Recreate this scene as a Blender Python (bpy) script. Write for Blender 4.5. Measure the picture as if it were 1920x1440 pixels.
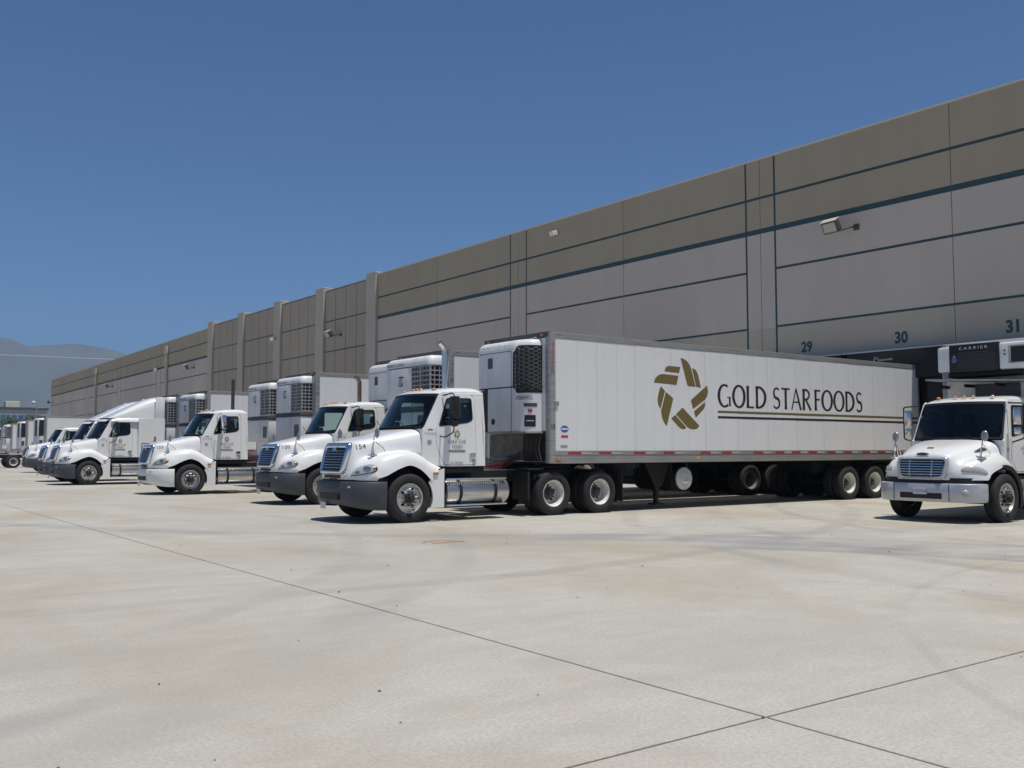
import bpy, bmesh, math, random
from mathutils import Vector, Matrix
from mathutils.geometry import tessellate_polygon
from mathutils.bvhtree import BVHTree
random.seed(7)
R = math.radians
S = bpy.context.scene
for o in list(bpy.data.objects): bpy.data.objects.remove(o)
COL = S.collection
# ------------------------------------------------------------------ camera
cam = bpy.data.cameras.new('camera'); co = bpy.data.objects.new('camera', cam); COL.objects.link(co)
cam.sensor_width = 36; cam.lens = 33.83; cam.clip_start = .1; cam.clip_end = 30000
co.location = (0, 0, 1.5)
co.rotation_euler = (R(90 + 3.81), 0, R(-36.4))
S.camera = co
S.render.resolution_x, S.render.resolution_y = 1024, 768
# ------------------------------------------------------------------ sky and sun
SUN_EL, SUN_AZ = 76.0, -72.0        # azimuth from +X towards +Y
sd = Vector((math.cos(R(SUN_EL))*math.cos(R(SUN_AZ)), math.cos(R(SUN_EL))*math.sin(R(SUN_AZ)), math.sin(R(SUN_EL))))
w = bpy.data.worlds.new('World'); S.world = w; w.use_nodes = True
nt = w.node_tree; nt.nodes.clear()
sky = nt.nodes.new('ShaderNodeTexSky'); sky.sky_type = 'NISHITA'; sky.sun_disc = False
sky.sun_elevation = R(SUN_EL); sky.sun_rotation = math.atan2(sd.x, sd.y)
sky.air_density = 0.4; sky.dust_density = 0.25; sky.ozone_density = 3.0; sky.altitude = 300
bg = nt.nodes.new('ShaderNodeBackground'); bg.inputs[1].default_value = 0.12
hs = nt.nodes.new('ShaderNodeHueSaturation'); hs.inputs['Saturation'].default_value = 1.17; hs.inputs['Hue'].default_value = .499; hs.inputs['Value'].default_value = 1.05
wo = nt.nodes.new('ShaderNodeOutputWorld')
nt.links.new(sky.outputs[0], hs.inputs['Color']); nt.links.new(hs.outputs[0], bg.inputs[0]); nt.links.new(bg.outputs[0], wo.inputs[0])
sl = bpy.data.lights.new('sun', 'SUN'); sl.energy = 3.9; sl.angle = R(.53); sl.color = (1, .955, .88)
so = bpy.data.objects.new('sun', sl); COL.objects.link(so); so.rotation_euler = sd.to_track_quat('Z', 'Y').to_euler()
S.view_settings.view_transform = 'Standard'; S.view_settings.look = 'None'
S.view_settings.exposure = 0.22; S.view_settings.gamma = 1.0
# ------------------------------------------------------------------ materials
def nd(t, ty, **kw):
    n = t.nodes.new(ty)
    for k, v in kw.items():
        if k.startswith('i_'):
            key = k[2:]; key = int(key) if key.isdigit() else key.replace('_', ' ')
            if hasattr(v, 'is_output') : t.links.new(v, n.inputs[key])
            else: n.inputs[key].default_value = v
        else: setattr(n, k, v)
    return n
def c4(c): return (c[0], c[1], c[2], 1)
MATS = {}
def mat(name, col, rough=.5, metal=0., coat=0., var=.0, vscale=3., stretch=(1, 1, 1), bump=0., bscale=60., var2=None, spec=.5):
    if name in MATS: return MATS[name]
    m = bpy.data.materials.new(name); m.use_nodes = True; t = m.node_tree
    b = t.nodes['Principled BSDF']
    b.inputs['Roughness'].default_value = rough; b.inputs['Metallic'].default_value = metal
    b.inputs['Coat Weight'].default_value = coat; b.inputs['Coat Roughness'].default_value = .08
    b.inputs['Specular IOR Level'].default_value = spec
    b.inputs['Base Color'].default_value = c4(col)
    if var > 0 or bump > 0:
        tc = nd(t, 'ShaderNodeTexCoord'); mp = nd(t, 'ShaderNodeMapping', i_Vector=tc.outputs['Object'])
        mp.inputs['Scale'].default_value = stretch
    if var > 0:
        nz = nd(t, 'ShaderNodeTexNoise', i_Vector=mp.outputs[0], i_Scale=vscale, i_Detail=6., i_Roughness=.6)
        dk = var2 or tuple(c*(1-var) for c in col)
        rp = nd(t, 'ShaderNodeMapRange', i_Value=nz.outputs[0]); rp.inputs[1].default_value = .38; rp.inputs[2].default_value = .68
        mx = nd(t, 'ShaderNodeMix', data_type='RGBA', i_0=rp.outputs[0]); mx.inputs[6].default_value = c4(col); mx.inputs[7].default_value = c4(dk)
        t.links.new(mx.outputs[2], b.inputs['Base Color'])
        rr = nd(t, 'ShaderNodeMapRange', i_Value=nz.outputs[0]); rr.inputs[3].default_value = max(0, rough-.06); rr.inputs[4].default_value = min(1, rough+.1)
        t.links.new(rr.outputs[0], b.inputs['Roughness'])
    if bump > 0:
        n2 = nd(t, 'ShaderNodeTexNoise', i_Vector=mp.outputs[0], i_Scale=bscale, i_Detail=4.)
        bp = nd(t, 'ShaderNodeBump', i_Height=n2.outputs[0], i_Strength=bump, i_Distance=.01)
        t.links.new(bp.outputs[0], b.inputs['Normal'])
    MATS[name] = m; return m
def glass(name, tint, refl=.06):
    m = bpy.data.materials.new(name); m.use_nodes = True; t = m.node_tree; t.nodes.clear()
    tr = nd(t, 'ShaderNodeBsdfTransparent', i_Color=c4(tint)); gl = nd(t, 'ShaderNodeBsdfGlossy', i_Color=(1, 1, 1, 1), i_Roughness=.03)
    fr = nd(t, 'ShaderNodeFresnel', i_IOR=1.5)
    mx = nd(t, 'ShaderNodeMixShader', i_0=fr.outputs[0], i_1=tr.outputs[0], i_2=gl.outputs[0])
    out = nd(t, 'ShaderNodeOutputMaterial', i_Surface=mx.outputs[0]); MATS[name] = m; return m
mat('paint', (.80, .80, .785), .24, coat=.6, var=.05, vscale=1.6, spec=.5)
mat('paint_dull', (.76, .76, .745), .42, var=.07, vscale=2.2)
mat('bumper_grey', (.062, .066, .078), .48, var=.2, vscale=3)
mat('bumper_silver', (.50, .52, .55), .34, metal=.35, coat=.2)
mat('chrome', (.78, .79, .80), .09, metal=1)
mat('chrome_satin', (.70, .71, .71), .22, metal=1, var=.15, vscale=8)
mat('aluminium', (.62, .61, .59), .34, metal=1, var=.25, vscale=5, stretch=(.6, 1, 3))
mat('rail', (.42, .41, .385), .5, metal=.55, var=.25, vscale=2.5, stretch=(.5, 1, 4))
mat('trailer_white', (.78, .78, .77), .30, var=.07, vscale=1.3, stretch=(1.2, 1, .5), bump=.35, bscale=1.4)
mat('trailer_roof', (.55, .55, .55), .5)
mat('unit_white', (.74, .745, .74), .42, var=.13, vscale=3.2, stretch=(1, 1, .3))
mat('grime', (.085, .08, .075), .7, var=.35, vscale=5)
mat('rubber', (0.014, 0.014, 0.015), .82, var=.35, vscale=7, var2=(.03, .029, .027), bump=.2, bscale=40)
mat('black', (0.008, 0.008, 0.009), .55)
mat('black_gloss', (.012, .012, .013), .25)
mat('frame_black', (0.009, 0.009, 0.01), .65, var=.3, vscale=6)
mat('rim_shaded', (.20, .19, .17), .7, var=.4, vscale=9)  # white rims darkened: shade beside the neighbouring trailer put into the colour
mat('panel_dirty', (.24, .22, .18), .7, var=.5, vscale=4)
mat('rim_steel', (.62, .61, .57), .38, metal=.55, var=.25, vscale=9)
mat('rim_white', (.70, .69, .64), .45, var=.22, vscale=9)
mat('hub_dark', (.07, .065, .06), .6, metal=.3)
mat('hub_black', (.02, .02, .02), .45)
mat('amber', (0.5, 0.17, 0.03), .25, coat=.4)
mat('red_lens', (.42, .02, .02), .3, coat=.4)
mat('tape_red', (.36, .028, .03), .4)
mat('tape_white', (.7, .7, .7), .4)
mat('gold', (.175, .128, .045), .45)
mat('ink', (.035, .022, .025), .5)
mat('ink_grey', (.17, .17, .18), .6)
mat('sticker_blue', (.06, .12, .38), .5)
mat('sticker_red', (.5, .06, .05), .5)
mat('sticker_grey', (.32, .33, .34), .5)
mat('sticker_yellow', (.65, .42, .03), .5)
mat('plate_white', (.66, .67, .66), .5)
mat('seat', (.09, .092, .10), .8)
mat('dash', (.12, .12, .118), .7)
mat('mirror_back', (.30, .30, .31), .3, metal=.5)
mat('ink_soft', (.075, .07, .075), .5)
mat('hose_red', (.22, .025, .025), .5)
mat('hose_blue', (.05, .12, .35), .4)
mat('lens_clear', (.50, .51, .50), .15, metal=.2, coat=1)
mat('lens_yellowed', (.46, .42, .30), .25, metal=.3, coat=.6)
mat('stack_brown', (.30, .22, .17), .35, metal=.9, var=.4, vscale=9)
mat('stack_black', (.045, .043, .042), .6)
glass('glass', (.70, .82, .80)); glass('glass_dark', (.20, .26, .25)); glass('mirror_glass', (.05, .06, .06))
mat('teal', (0.026, 0.068, 0.082), .6)
mat('wall_gray', (0.545, 0.47, 0.4), .8, var=.06, vscale=.8, stretch=(1, 1.3, .3), bump=.12, bscale=35)
mat('wall_taupe', (0.405, 0.335, 0.24), .8, var=.06, vscale=.8, stretch=(1, 1.3, .3), bump=.12, bscale=35)
mat('wall_base', (0.48, 0.415, 0.325), .8, var=.06, vscale=.8, stretch=(1, 1.3, .3), bump=.12, bscale=35)
mat('wall_mid', (0.41, 0.345, 0.265), .8, var=.06, vscale=.8, stretch=(1, 1.3, .3), bump=.12, bscale=35)
mat('pilaster', (0.5, 0.44, 0.365), .8, var=.06, vscale=.6, bump=.1, bscale=35)
mat('dock_base_shade', (.055, .052, .048), .9, var=.4, vscale=1.5)  # lower wall painted near-black; the shade under docked trailers is in the colour
mat('joint', (.12, .105, .08), .9)
mat('coping', (.62, .58, .5), .6)
mat('roofing', (.35, .34, .32), .9)
mat('downpipe', (0.56, 0.48, 0.35), .6, var=.1)
mat('light_head', (.085, .072, .055), .55, var=.3, vscale=6)
mat('light_lens', (0.36, 0.36, 0.29), .3, coat=.6)
mat('flashing', (.30, .36, .44), .45, metal=.3)
mat('foam_black', (.012, .012, .013), .8, bump=.3, bscale=8)
mat('sealant', (.09, .082, .07), .95)
mat('spray_red', (.42, .10, .08), .8)
mat('leaf_litter', (0.1, 0.075, 0.05), .9)
mat('office_wall', (.34, .36, .38), .7); mat('office_glass', (.05, .13, .24), .15)
mat('office_roof_unit', (.55, .30, .22), .7); mat('office_roof_pale', (.7, .66, .55), .7)
mat('leaf_a', (.055, .085, .035), .6); mat('leaf_b', (.075, .10, .04), .6); mat('trunk', (.11, .085, .06), .9)
mat('pole_grey', (.3, .31, .32), .6)
mat('cable', (.55, .55, .55), .6)
mat('mountain', (0.13, 0.125, 0.11), .95, var=.35, vscale=.004)
mat('far_ground', (.36, .34, .29), .95, var=.2, vscale=.02)
# concrete with stains, tyre sweeps and a fine sandy grain
def concrete():
    m = bpy.data.materials.new('concrete'); m.use_nodes = True; t = m.node_tree; b = t.nodes['Principled BSDF']
    b.inputs['Roughness'].default_value = .82; b.inputs['Specular IOR Level'].default_value = .3
    geo = nd(t, 'ShaderNodeNewGeometry'); P = geo.outputs['Position']
    def mapped(sc, rot=0.):
        mp = nd(t, 'ShaderNodeMapping', i_Vector=P); mp.inputs['Scale'].default_value = sc; mp.inputs['Rotation'].default_value = (0, 0, rot); return mp.outputs[0]
    def noise(v, s, d=5., r=.55, dist=0.): return nd(t, 'ShaderNodeTexNoise', i_Vector=v, i_Scale=s, i_Detail=d, i_Roughness=r, i_Distortion=dist).outputs[0]
    def rng(v, a, b_, c=0., d=1.):
        n = nd(t, 'ShaderNodeMapRange', i_Value=v, interpolation_type='SMOOTHSTEP'); n.inputs[1].default_value = a; n.inputs[2].default_value = b_; n.inputs[3].default_value = c; n.inputs[4].default_value = d; return n.outputs[0]
    def mix(f, a, b_, mode='MIX'):
        n = nd(t, 'ShaderNodeMix', data_type='RGBA', blend_type=mode)
        for i, v in ((0, f), (6, a), (7, b_)):
            if hasattr(v, 'is_output'): t.links.new(v, n.inputs[i])
            else: n.inputs[i].default_value = v if i == 0 else c4(v)
        return n.outputs[2]
    def mul(a, b_): 
        n = nd(t, 'ShaderNodeMath', operation='MULTIPLY')
        for i, v in ((0, a), (1, b_)):
            if hasattr(v, 'is_output'): t.links.new(v, n.inputs[i])
            else: n.inputs[i].default_value = v
        return n.outputs[0]
    col = mix(rng(noise(mapped((1, 1, 1)), .16, 6), .35, .65), (.522, .50, .447), (.468, .45, .405))
    col = mix(mul(rng(noise(mapped((.28, 1.1, 1), .25), .5, 6, .62, .8), .50, .72), .55), col, (.33, .325, .31))    # grey tyre film
    col = mix(mul(rng(noise(mapped((.5, .7, 1)), 1.1, 7, .7), .55, .8), .3), col, (.36, .335, .28))
    col = mix(rng(noise(mapped((.55, 1, 1), .1), 2.6, 8, .72, .4), .36, .64, 0., .34), col, (.355, .335, .285))
    col = mix(mul(rng(noise(mapped((.4, 1, 1), -.1), .8, 7, .7, .5), .52, .70), .40), col, (.56, .545, .50))          # pale worn patches
    col = mix(mul(rng(noise(mapped((.9, .5, 1), .5), .33, 6, .6, .6), .45, .68), .82), col, (.385, .33, .24))      # rusty tan stains
    col = mix(mul(rng(noise(mapped((.5, 1, 1), .2), .11, 5, .6, .3), .48, .64), .45), col, (.37, .345, .29))
    # traffic sweep in front of the docks
    sep = nd(t, 'ShaderNodeSeparateXYZ', i_0=P)
    cmb = nd(t, 'ShaderNodeCombineXYZ', i_0=sep.outputs[0], i_1=sep.outputs[1])
    nwob = noise(mapped((1, 1, 1)), .35, 2); nbrk = rng(noise(mapped((.6, 1, 1)), .5, 3), .36, .62, .12, 1.)
    def arc(cx, cy, r, wd, amt, colr, xm=None):
        nonlocal col
        v = nd(t, 'ShaderNodeVectorMath', operation='DISTANCE')
        t.links.new(cmb.outputs[0], v.inputs[0]); v.inputs[1].default_value = (cx, cy, 0)
        s = nd(t, 'ShaderNodeMath', operation='SUBTRACT', i_0=v.outputs['Value']); s.inputs[1].default_value = r
        wob = nd(t, 'ShaderNodeMath', operation='MULTIPLY_ADD', i_0=nwob); wob.inputs[1].default_value = wd*1.2; wob.inputs[2].default_value = -wd*.6
        s2 = nd(t, 'ShaderNodeMath', operation='ADD', i_0=s.outputs[0], i_1=wob.outputs[0])
        a = nd(t, 'ShaderNodeMath', operation='ABSOLUTE', i_0=s2.outputs[0])
        f = mul(rng(a.outputs[0], wd, wd*.35), mul(nbrk, amt))
        if xm: f = mul(f, rng(sep.outputs[0], xm[0], xm[1]))
        col = mix(f, col, colr)
    arc(3, 3.5, 11.4, 1.3, .80, (.265, .267, .272), (7.5, 12.)); arc(3.4, 3.2, 12.3, .28, .6, (.22, .22, .225), (7.5, 12.)); arc(3, 3.5, 10.5, .22, .55, (.21, .21, .215), (7.5, 12.)); arc(2.5, 4, 11.5, .30, .5, (.21, .21, .215), (7.5, 12.))
    arc(22, 30, 20.6, .45, .5, (.26, .262, .265)); arc(6.5, 32.5, 23.2, .3, .4, (.25, .25, .25))
    arc(30, 2, 18.5, .30, .45, (.24, .24, .235)); arc(30, 2, 20.5, .28, .4, (.24, .24, .235)); arc(31, 4, 16.2, .22, .45, (.22, .22, .22))
    arc(2, 2, 8.7, .10, .22, (.27, .265, .25)); arc(13, -3, 9.4, .08, .25, (.26, .255, .24))
    arc(-6, 20, 14.5, .25, .35, (.27, .265, .255)); arc(-6, 21, 16.6, .25, .3, (.27, .265, .255)); arc(-4, 14, 10.2, .5, .35, (.30, .295, .28))
    # grain, pits and small dark spots
    g = noise(mapped((1, 1, 1)), 38., 3, .7)
    col = mix(rng(g, .32, .68, 0., .5), col, (.30, .28, .235))
    col = mix(rng(noise(mapped((1, 1, 1)), 95., 2, .6), .60, .78, 0., .2), col, (.60, .58, .53))
    vor = nd(t, 'ShaderNodeTexVoronoi', i_Vector=P, i_Scale=1.7, i_Randomness=1.)
    spot = mul(rng(vor.outputs['Distance'], .05, .02), rng(noise(mapped((1, 1, 1)), .9, 2), .5, .62))
    col = mix(mul(spot, .75), col, (.10, .095, .085))
    t.links.new(col, b.inputs['Base Color'])
    bp = nd(t, 'ShaderNodeBump', i_Height=noise(mapped((1, 1, 1)), 55., 4, .7), i_Strength=.25, i_Distance=.008)
    t.links.new(bp.outputs[0], b.inputs['Normal']); MATS['concrete'] = m
concrete()
# ------------------------------------------------------------------ mesh helpers: every shape is (verts, faces)
def J(*ps):
    V, F = [], []
    for v, f in ps:
        n = len(V); V += [tuple(p) for p in v]; F += [tuple(i+n for i in q) for q in f]
    return V, F
def box(x0, x1, y0, y1, z0, z1, bev=0., seg=2):
    v = [(x, y, z) for x in (x0, x1) for y in (y0, y1) for z in (z0, z1)]
    f = [(0, 1, 3, 2), (4, 6, 7, 5), (0, 4, 5, 1), (2, 3, 7, 6), (0, 2, 6, 4), (1, 5, 7, 3)]
    if not bev: return v, f
    bm = bmesh.new(); vs = [bm.verts.new(p) for p in v]
    for q in f: bm.faces.new([vs[i] for i in q])
    bmesh.ops.bevel(bm, geom=bm.edges[:], offset=bev, segments=seg, profile=.5, affect='EDGES')
    bm.verts.index_update(); r = [tuple(p.co) for p in bm.verts], [tuple(p.index for p in q.verts) for q in bm.faces]; bm.free(); return r
def tf(m, M): return [tuple(M @ Vector(p)) for p in m[0]], m[1]
def mv(m, x=0, y=0, z=0): return [(p[0]+x, p[1]+y, p[2]+z) for p in m[0]], m[1]
def rot(m, ang, ax='Z', c=(0, 0, 0)):
    c = Vector(c); return tf(m, Matrix.Translation(c) @ Matrix.Rotation(ang, 4, ax) @ Matrix.Translation(-c))
def mirror_y(m): return [(p[0], -p[1], p[2]) for p in m[0]], [tuple(reversed(q)) for q in m[1]]
def cyl(p0, p1, r, n=12, r1=None, caps=True):
    p0, p1 = Vector(p0), Vector(p1); r1 = r if r1 is None else r1
    q = (p1-p0).to_track_quat('Z', 'Y'); V = []
    for p, rr in ((p0, r), (p1, r1)):
        for i in range(n): V.append(tuple(p + q @ Vector((rr*math.cos(2*math.pi*i/n), rr*math.sin(2*math.pi*i/n), 0))))
    F = [(i, (i+1) % n, n+(i+1) % n, n+i) for i in range(n)]
    if caps: F += [tuple(range(n-1, -1, -1)), tuple(range(n, 2*n))]
    return V, F
def tube(path, r, n=8):
    pts = [Vector(p) for p in path]; V, F = [], []; up = None
    for i, p in enumerate(pts):
        d = (pts[min(i+1, len(pts)-1)]-pts[max(i-1, 0)]).normalized()
        if up is None: up = d.orthogonal().normalized()
        up = (up - d*up.dot(d)).normalized(); s = d.cross(up)
        for k in range(n):
            a = 2*math.pi*k/n; V.append(tuple(p + (up*math.cos(a)+s*math.sin(a))*r))
    for i in range(len(pts)-1):
        for k in range(n): F.append((i*n+k, i*n+(k+1) % n, (i+1)*n+(k+1) % n, (i+1)*n+k))
    F += [tuple(range(n-1, -1, -1)), tuple((len(pts)-1)*n+k for k in range(n))]
    return V, F
def arcpath(pts, rad=.05, n=4):
    pts = [Vector(p) for p in pts]; out = [pts[0]]
    for i in range(1, len(pts)-1):
        a, b, c = pts[i-1], pts[i], pts[i+1]; r = min(rad, (a-b).length*.45, (c-b).length*.45)
        s, e = b+(a-b).normalized()*r, b+(c-b).normalized()*r
        for k in range(n+1):
            t = k/n; out.append(s*(1-t)**2+b*2*t*(1-t)+e*t*t)
    return out+[pts[-1]]
def lathe(prof, n=36, c=(0, 0, 0), ax='y'):
    V, F = [], []; m = len(prof)
    for i in range(n):
        a = 2*math.pi*i/n
        for r, d in prof:
            p = (r*math.cos(a), d, r*math.sin(a)) if ax == 'y' else ((d, r*math.cos(a), r*math.sin(a)) if ax == 'x' else (r*math.cos(a), r*math.sin(a), d))
            V.append((p[0]+c[0], p[1]+c[1], p[2]+c[2]))
    for i in range(n):
        j = (i+1) % n
        for k in range(m-1): F.append((i*m+k, i*m+k+1, j*m+k+1, j*m+k))
    return V, F
def grid(rows, closed=False):
    V, F = [], []; n = len(rows[0])
    for r in rows: V += [tuple(p) for p in r]
    for i in range(len(rows)-1):
        for k in range(n-1+(1 if closed else 0)): F.append((i*n+k, i*n+(k+1) % n, (i+1)*n+(k+1) % n, (i+1)*n+k))
    return V, F
def plate(outer, holes=(), t=.02, f=None):
    """flat outline (with holes) in 2D, given thickness t and mapped to 3D by f(u, v, depth)"""
    loops = [list(outer)]+[list(h) for h in holes]
    P = [p for l in loops for p in l]; tri = tessellate_polygon([[Vector((p[0], p[1], 0)) for p in l] for l in loops])
    n = len(P); f = f or (lambda u, v, d: (u, d, v))
    V = [f(p[0], p[1], 0) for p in P]; F = [tuple(q) for q in tri]
    if t:
        V += [f(p[0], p[1], t) for p in P]; F += [tuple(i+n for i in reversed(q)) for q in tri]; b = 0
        for l in loops:
            m = len(l); F += [(b+i, b+(i+1) % m, n+b+(i+1) % m, n+b+i) for i in range(m)]; b += m
    return V, F
def rrect(u0, u1, v0, v1, r, n=4):
    out = []
    for cx, cy, a0 in ((u1-r, v1-r, 0), (u0+r, v1-r, 90), (u0+r, v0+r, 180), (u1-r, v0+r, 270)):
        for k in range(n+1):
            a = R(a0+90*k/n); out.append((cx+r*math.cos(a), cy+r*math.sin(a)))
    return out
def rpoly(pts, r=.05, n=3):
    return [(p.x, p.y) for p in closed_round(pts, r, n)]
def closed_round(pts, r, n):
    pts = [Vector((p[0], p[1])) for p in pts]; out = []; m = len(pts)
    for i in range(m):
        a, b, c = pts[i-1], pts[i], pts[(i+1) % m]; rr = min(r, (a-b).length*.45, (c-b).length*.45)
        s, e = b+(a-b).normalized()*rr, b+(c-b).normalized()*rr
        for k in range(n+1):
            t = k/n; out.append(s*(1-t)**2+b*2*t*(1-t)+e*t*t)
    return out
def ring(outer, inner, f, prof):
    """loft between two outlines of equal count; prof = [(t, depth)]"""
    rows = [[f(o[0]*(1-t)+i[0]*t, o[1]*(1-t)+i[1]*t, d) for o, i in zip(outer, inner)] for t, d in prof]
    return grid(rows, True)
def circ(r, n=16, c=(0, 0), sx=1, sy=1): return [(c[0]+r*sx*math.cos(2*math.pi*i/n), c[1]+r*sy*math.sin(2*math.pi*i/n)) for i in range(n)]
CACHE = {}
def mesh(key, g, m, smooth=None):
    me = bpy.data.meshes.new(key)
    v, f = g; me.from_pydata(v, [], f)
    bm = bmesh.new(); bm.from_mesh(me); bmesh.ops.recalc_face_normals(bm, faces=bm.faces); bm.to_mesh(me); bm.free()
    me.materials.append(MATS[m])
    if smooth:
        me.shade_smooth(); me.set_sharp_from_angle(angle=R(smooth))
    return me
def part(name, g, m, parent=None, smooth=None, key=None, loc=None, rz=0, label=None, kind=None):
    """g: (verts, faces) or a function making them; key shares the mesh between alike parts"""
    if key and key in CACHE: me = CACHE[key]
    else:
        me = mesh(name, g() if callable(g) else g, m, smooth)
        if key: CACHE[key] = me
    o = bpy.data.objects.new(name, me); COL.objects.link(o); o.parent = parent
    if loc: o.location = loc
    if rz: o.rotation_euler.z = rz
    if label: o['label'] = label
    if kind: o['kind'] = kind
    return o
def tag(o, label, cat, group=None):
    o['label'] = label; o['category'] = cat
    if group: o['group'] = group
    return o
def thing(name, label, cat, loc=(0, 0, 0), group=None, rz=0):
    o = bpy.data.objects.new(name, None); COL.objects.link(o); o.location = loc; o.rotation_euler.z = rz; o.empty_display_size = .3
    return tag(o, label, cat, group)
def struct(name, g, m, smooth=None):
    o = part(name, g, m, None, smooth); o['kind'] = 'structure'; return o
# text as flat outlines (built-in font)
TXT = {}
def text(s, cap=1., wide=1., track=1., bold=0.):
    k = (s, track, bold)
    if k not in TXT:
        cu = bpy.data.curves.new('t', 'FONT'); cu.body = s; cu.resolution_u = 3; cu.space_character = track; cu.offset = bold
        ob = bpy.data.objects.new('t', cu); me = ob.to_mesh()
        TXT[k] = ([tuple(v.co[:2]) for v in me.vertices], [tuple(p.vertices) for p in me.polygons])
        ob.to_mesh_clear(); bpy.data.objects.remove(ob); bpy.data.curves.remove(cu)
    V, F = TXT[k]; x0 = min(p[0] for p in V); x1 = max(p[0] for p in V); y0 = min(p[1] for p in V); y1 = max(p[1] for p in V)
    sc = cap/(y1-y0)
    return [((p[0]-(x0+x1)/2)*sc*wide, (p[1]-(y0+y1)/2)*sc) for p in V], F
def flat(t2, f): return [f(p[0], p[1]) for p in t2[0]], t2[1]
# ------------------------------------------------------------------ ground
GX = [-34, -24.5, -14, -5.2, 4.4, 13.1, 21.0, 28.6]
GY = [-14, -8, -2.2, 3.58, 6.68, 8.32, 13.2, 18.6, 24, 29.4, 34.8, 40.2, 46.5, 53, 60, 68, 76, 86, 98, 112, 130, 150, 175]
struct('ground', ([(-6000, -6000, -.05), (6000, -6000, -.05), (6000, 6000, -.05), (-6000, 6000, -.05)], [(0, 1, 2, 3)]), 'far_ground')
yard = struct('concrete_yard', box(-34.1, 28.7, -14.1, 175.1, -.045, -.02), 'sealant')
for i in range(len(GX)-1):
    for k in range(len(GY)-1):
        g = .010
        part('slab', box(GX[i]+g, GX[i+1]-g, GY[k]+(.006 if k in (4, 5) else .012), GY[k+1]-(.006 if k in (3, 4) else .012), -.04, 0, .004, 1), 'concrete', yard)
# ------------------------------------------------------------------ warehouse
W = 28.7
bld = thing('warehouse_building', 'long taupe and grey concrete warehouse with dark teal reveal lines and pilasters', 'warehouse', (W, 0, 0))
FAR0, SL = 84.05, .0125
def sh(y, z): return z - max(0, y-FAR0)*SL*(z/12.)
def field(pn, y0, y1, z0, z1, m, d=.022):
    v = [(x, y, sh(y, z)) for x in (0, .03) for y in (y0, y1) for z in (z0, z1)]
    g = (v, box(0, 1, 0, 1, 0, 1)[1]); return part('wall_field', g, m, pn)
def backing(y0, y1, top):
    v = [(x, y, sh(y, z)) for x in (.02, .25) for y in (y0, y1) for z in (-.05, top)]
    return part('wall_panel', (v, box(0, 1, 0, 1, 0, 1)[1]), 'teal', bld)
rows_wide = [(0, 1.25, 'dock_base_shade'), (1.252, 5.93, 'wall_base'), (6.01, 8.08, 'wall_gray'), (8.17, 9.53, 'wall_gray'), (9.73, 10.85, 'wall_taupe'), (10.95, 12.36, 'wall_taupe')]
rows_slim = [(0, 1.25, 'dock_base_shade'), (1.252, 5.93, 'wall_base'), (5.932, 9.53, 'wall_gray'), (9.73, 10.85, 'wall_taupe'), (10.95, 12.36, 'wall_taupe')]
def near_panel(y0, y1, l, r, top=12.36, gap=.045):
    """l / r: whether a slim strip with reveal flanks that joint"""
    p = backing(y0+.008, y1-.008, top-.002)
    a, b = y0+.012, y1-.012
    if l:
        for z0, z1, m in rows_slim: field(p, a, y0+.67-gap, z0, min(z1, top), m)
        a = y0+.67+gap
    if r:
        for z0, z1, m in rows_slim: field(p, y1-.67+gap, b, z0, min(z1, top), m)
        b = y1-.67-gap
    for z0, z1, m in rows_wide: field(p, a, b, z0, min(z1, top), m)
JN = [(-7.5, 1), (.4, 0), (8.1, 1), (15.73, 0), (23.2, 1), (30.7, 0), (38.4, 1), (46.07, 0), (53.1, 0)]
for (a, fa), (b, fb) in zip(JN, JN[1:]): near_panel(a, b, fa, fb)
for y, f in JN[1:-1]: part('joint_filler', lambda: box(.014, .03, -.012, .012, 0, 12.3), 'joint', bld, key='jf', loc=(0, y, 0))
PIL = [(53.12, 54.35), (60.6, 61.84), (68.06, 69.28), (75.6, 76.75), (82.9, 84.05)]
for a, b in PIL: 
    p = part('pilaster', box(-.16, .3, a, b, 0, 12.50, .015, 1), 'pilaster', bld)
    part('pilaster_cap', box(-.18, .55, a-.02, b+.02, 12.502, 12.56), 'coping', p)
for (a0, a), (b, b1) in zip(PIL, PIL[1:]):
    p = backing(a+.002, b-.002, 12.27)
    n = 4; wd = (b-a-.10)/n
    for k in range(n):
        for z0, z1 in ((0, 8.02), (8.10, 10.09), (10.17, 12.20)):
            field(p, a+.05+k*wd+.028, a+.05+(k+1)*wd-.028, z0, z1, 'wall_mid')
fy = FAR0
far_j = [84.06, 91.5, 98.9, 106.4, 113.9, 121.3, 128.8, 136.2, 143.6, 150.8]
for i, (a, b) in enumerate(zip(far_j, far_j[1:])):
    near_panel(a, b, i % 2 == 0 and i > 0, i % 2 == 1, 12.1, .05)
def cope(y0, y1, z, x0=-.03, x1=.32):
    v = [(x, y, sh(y, zz)) for x in (x0, x1) for y in (y0, y1) for zz in (z, z+.06)]
    part('coping', (v, box(0, 1, 0, 1, 0, 1)[1]), 'coping', bld)
cope(-7.5, 53.11, 12.362); cope(FAR0+.01, 150.9, 12.102)
for (a0, a), (b, b1) in zip(PIL, PIL[1:]): cope(a+.01, b-.01, 12.272, .01)
part('roof', ([(x, y, z) for x, y, z in ((.2, -7.5, 11.5), (60, -7.5, 11.5), (60, 150.5, 10.6), (.2, 150.5, 10.6))], [(0, 1, 2, 3)]), 'roofing', bld)
part('end_wall', box(.26, 60, 150.2, 150.5, 0, 10.9), 'wall_gray', bld)
part('end_wall', box(.26, 60, -7.5, -7.2, 0, 12.3), 'wall_gray', bld)
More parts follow.
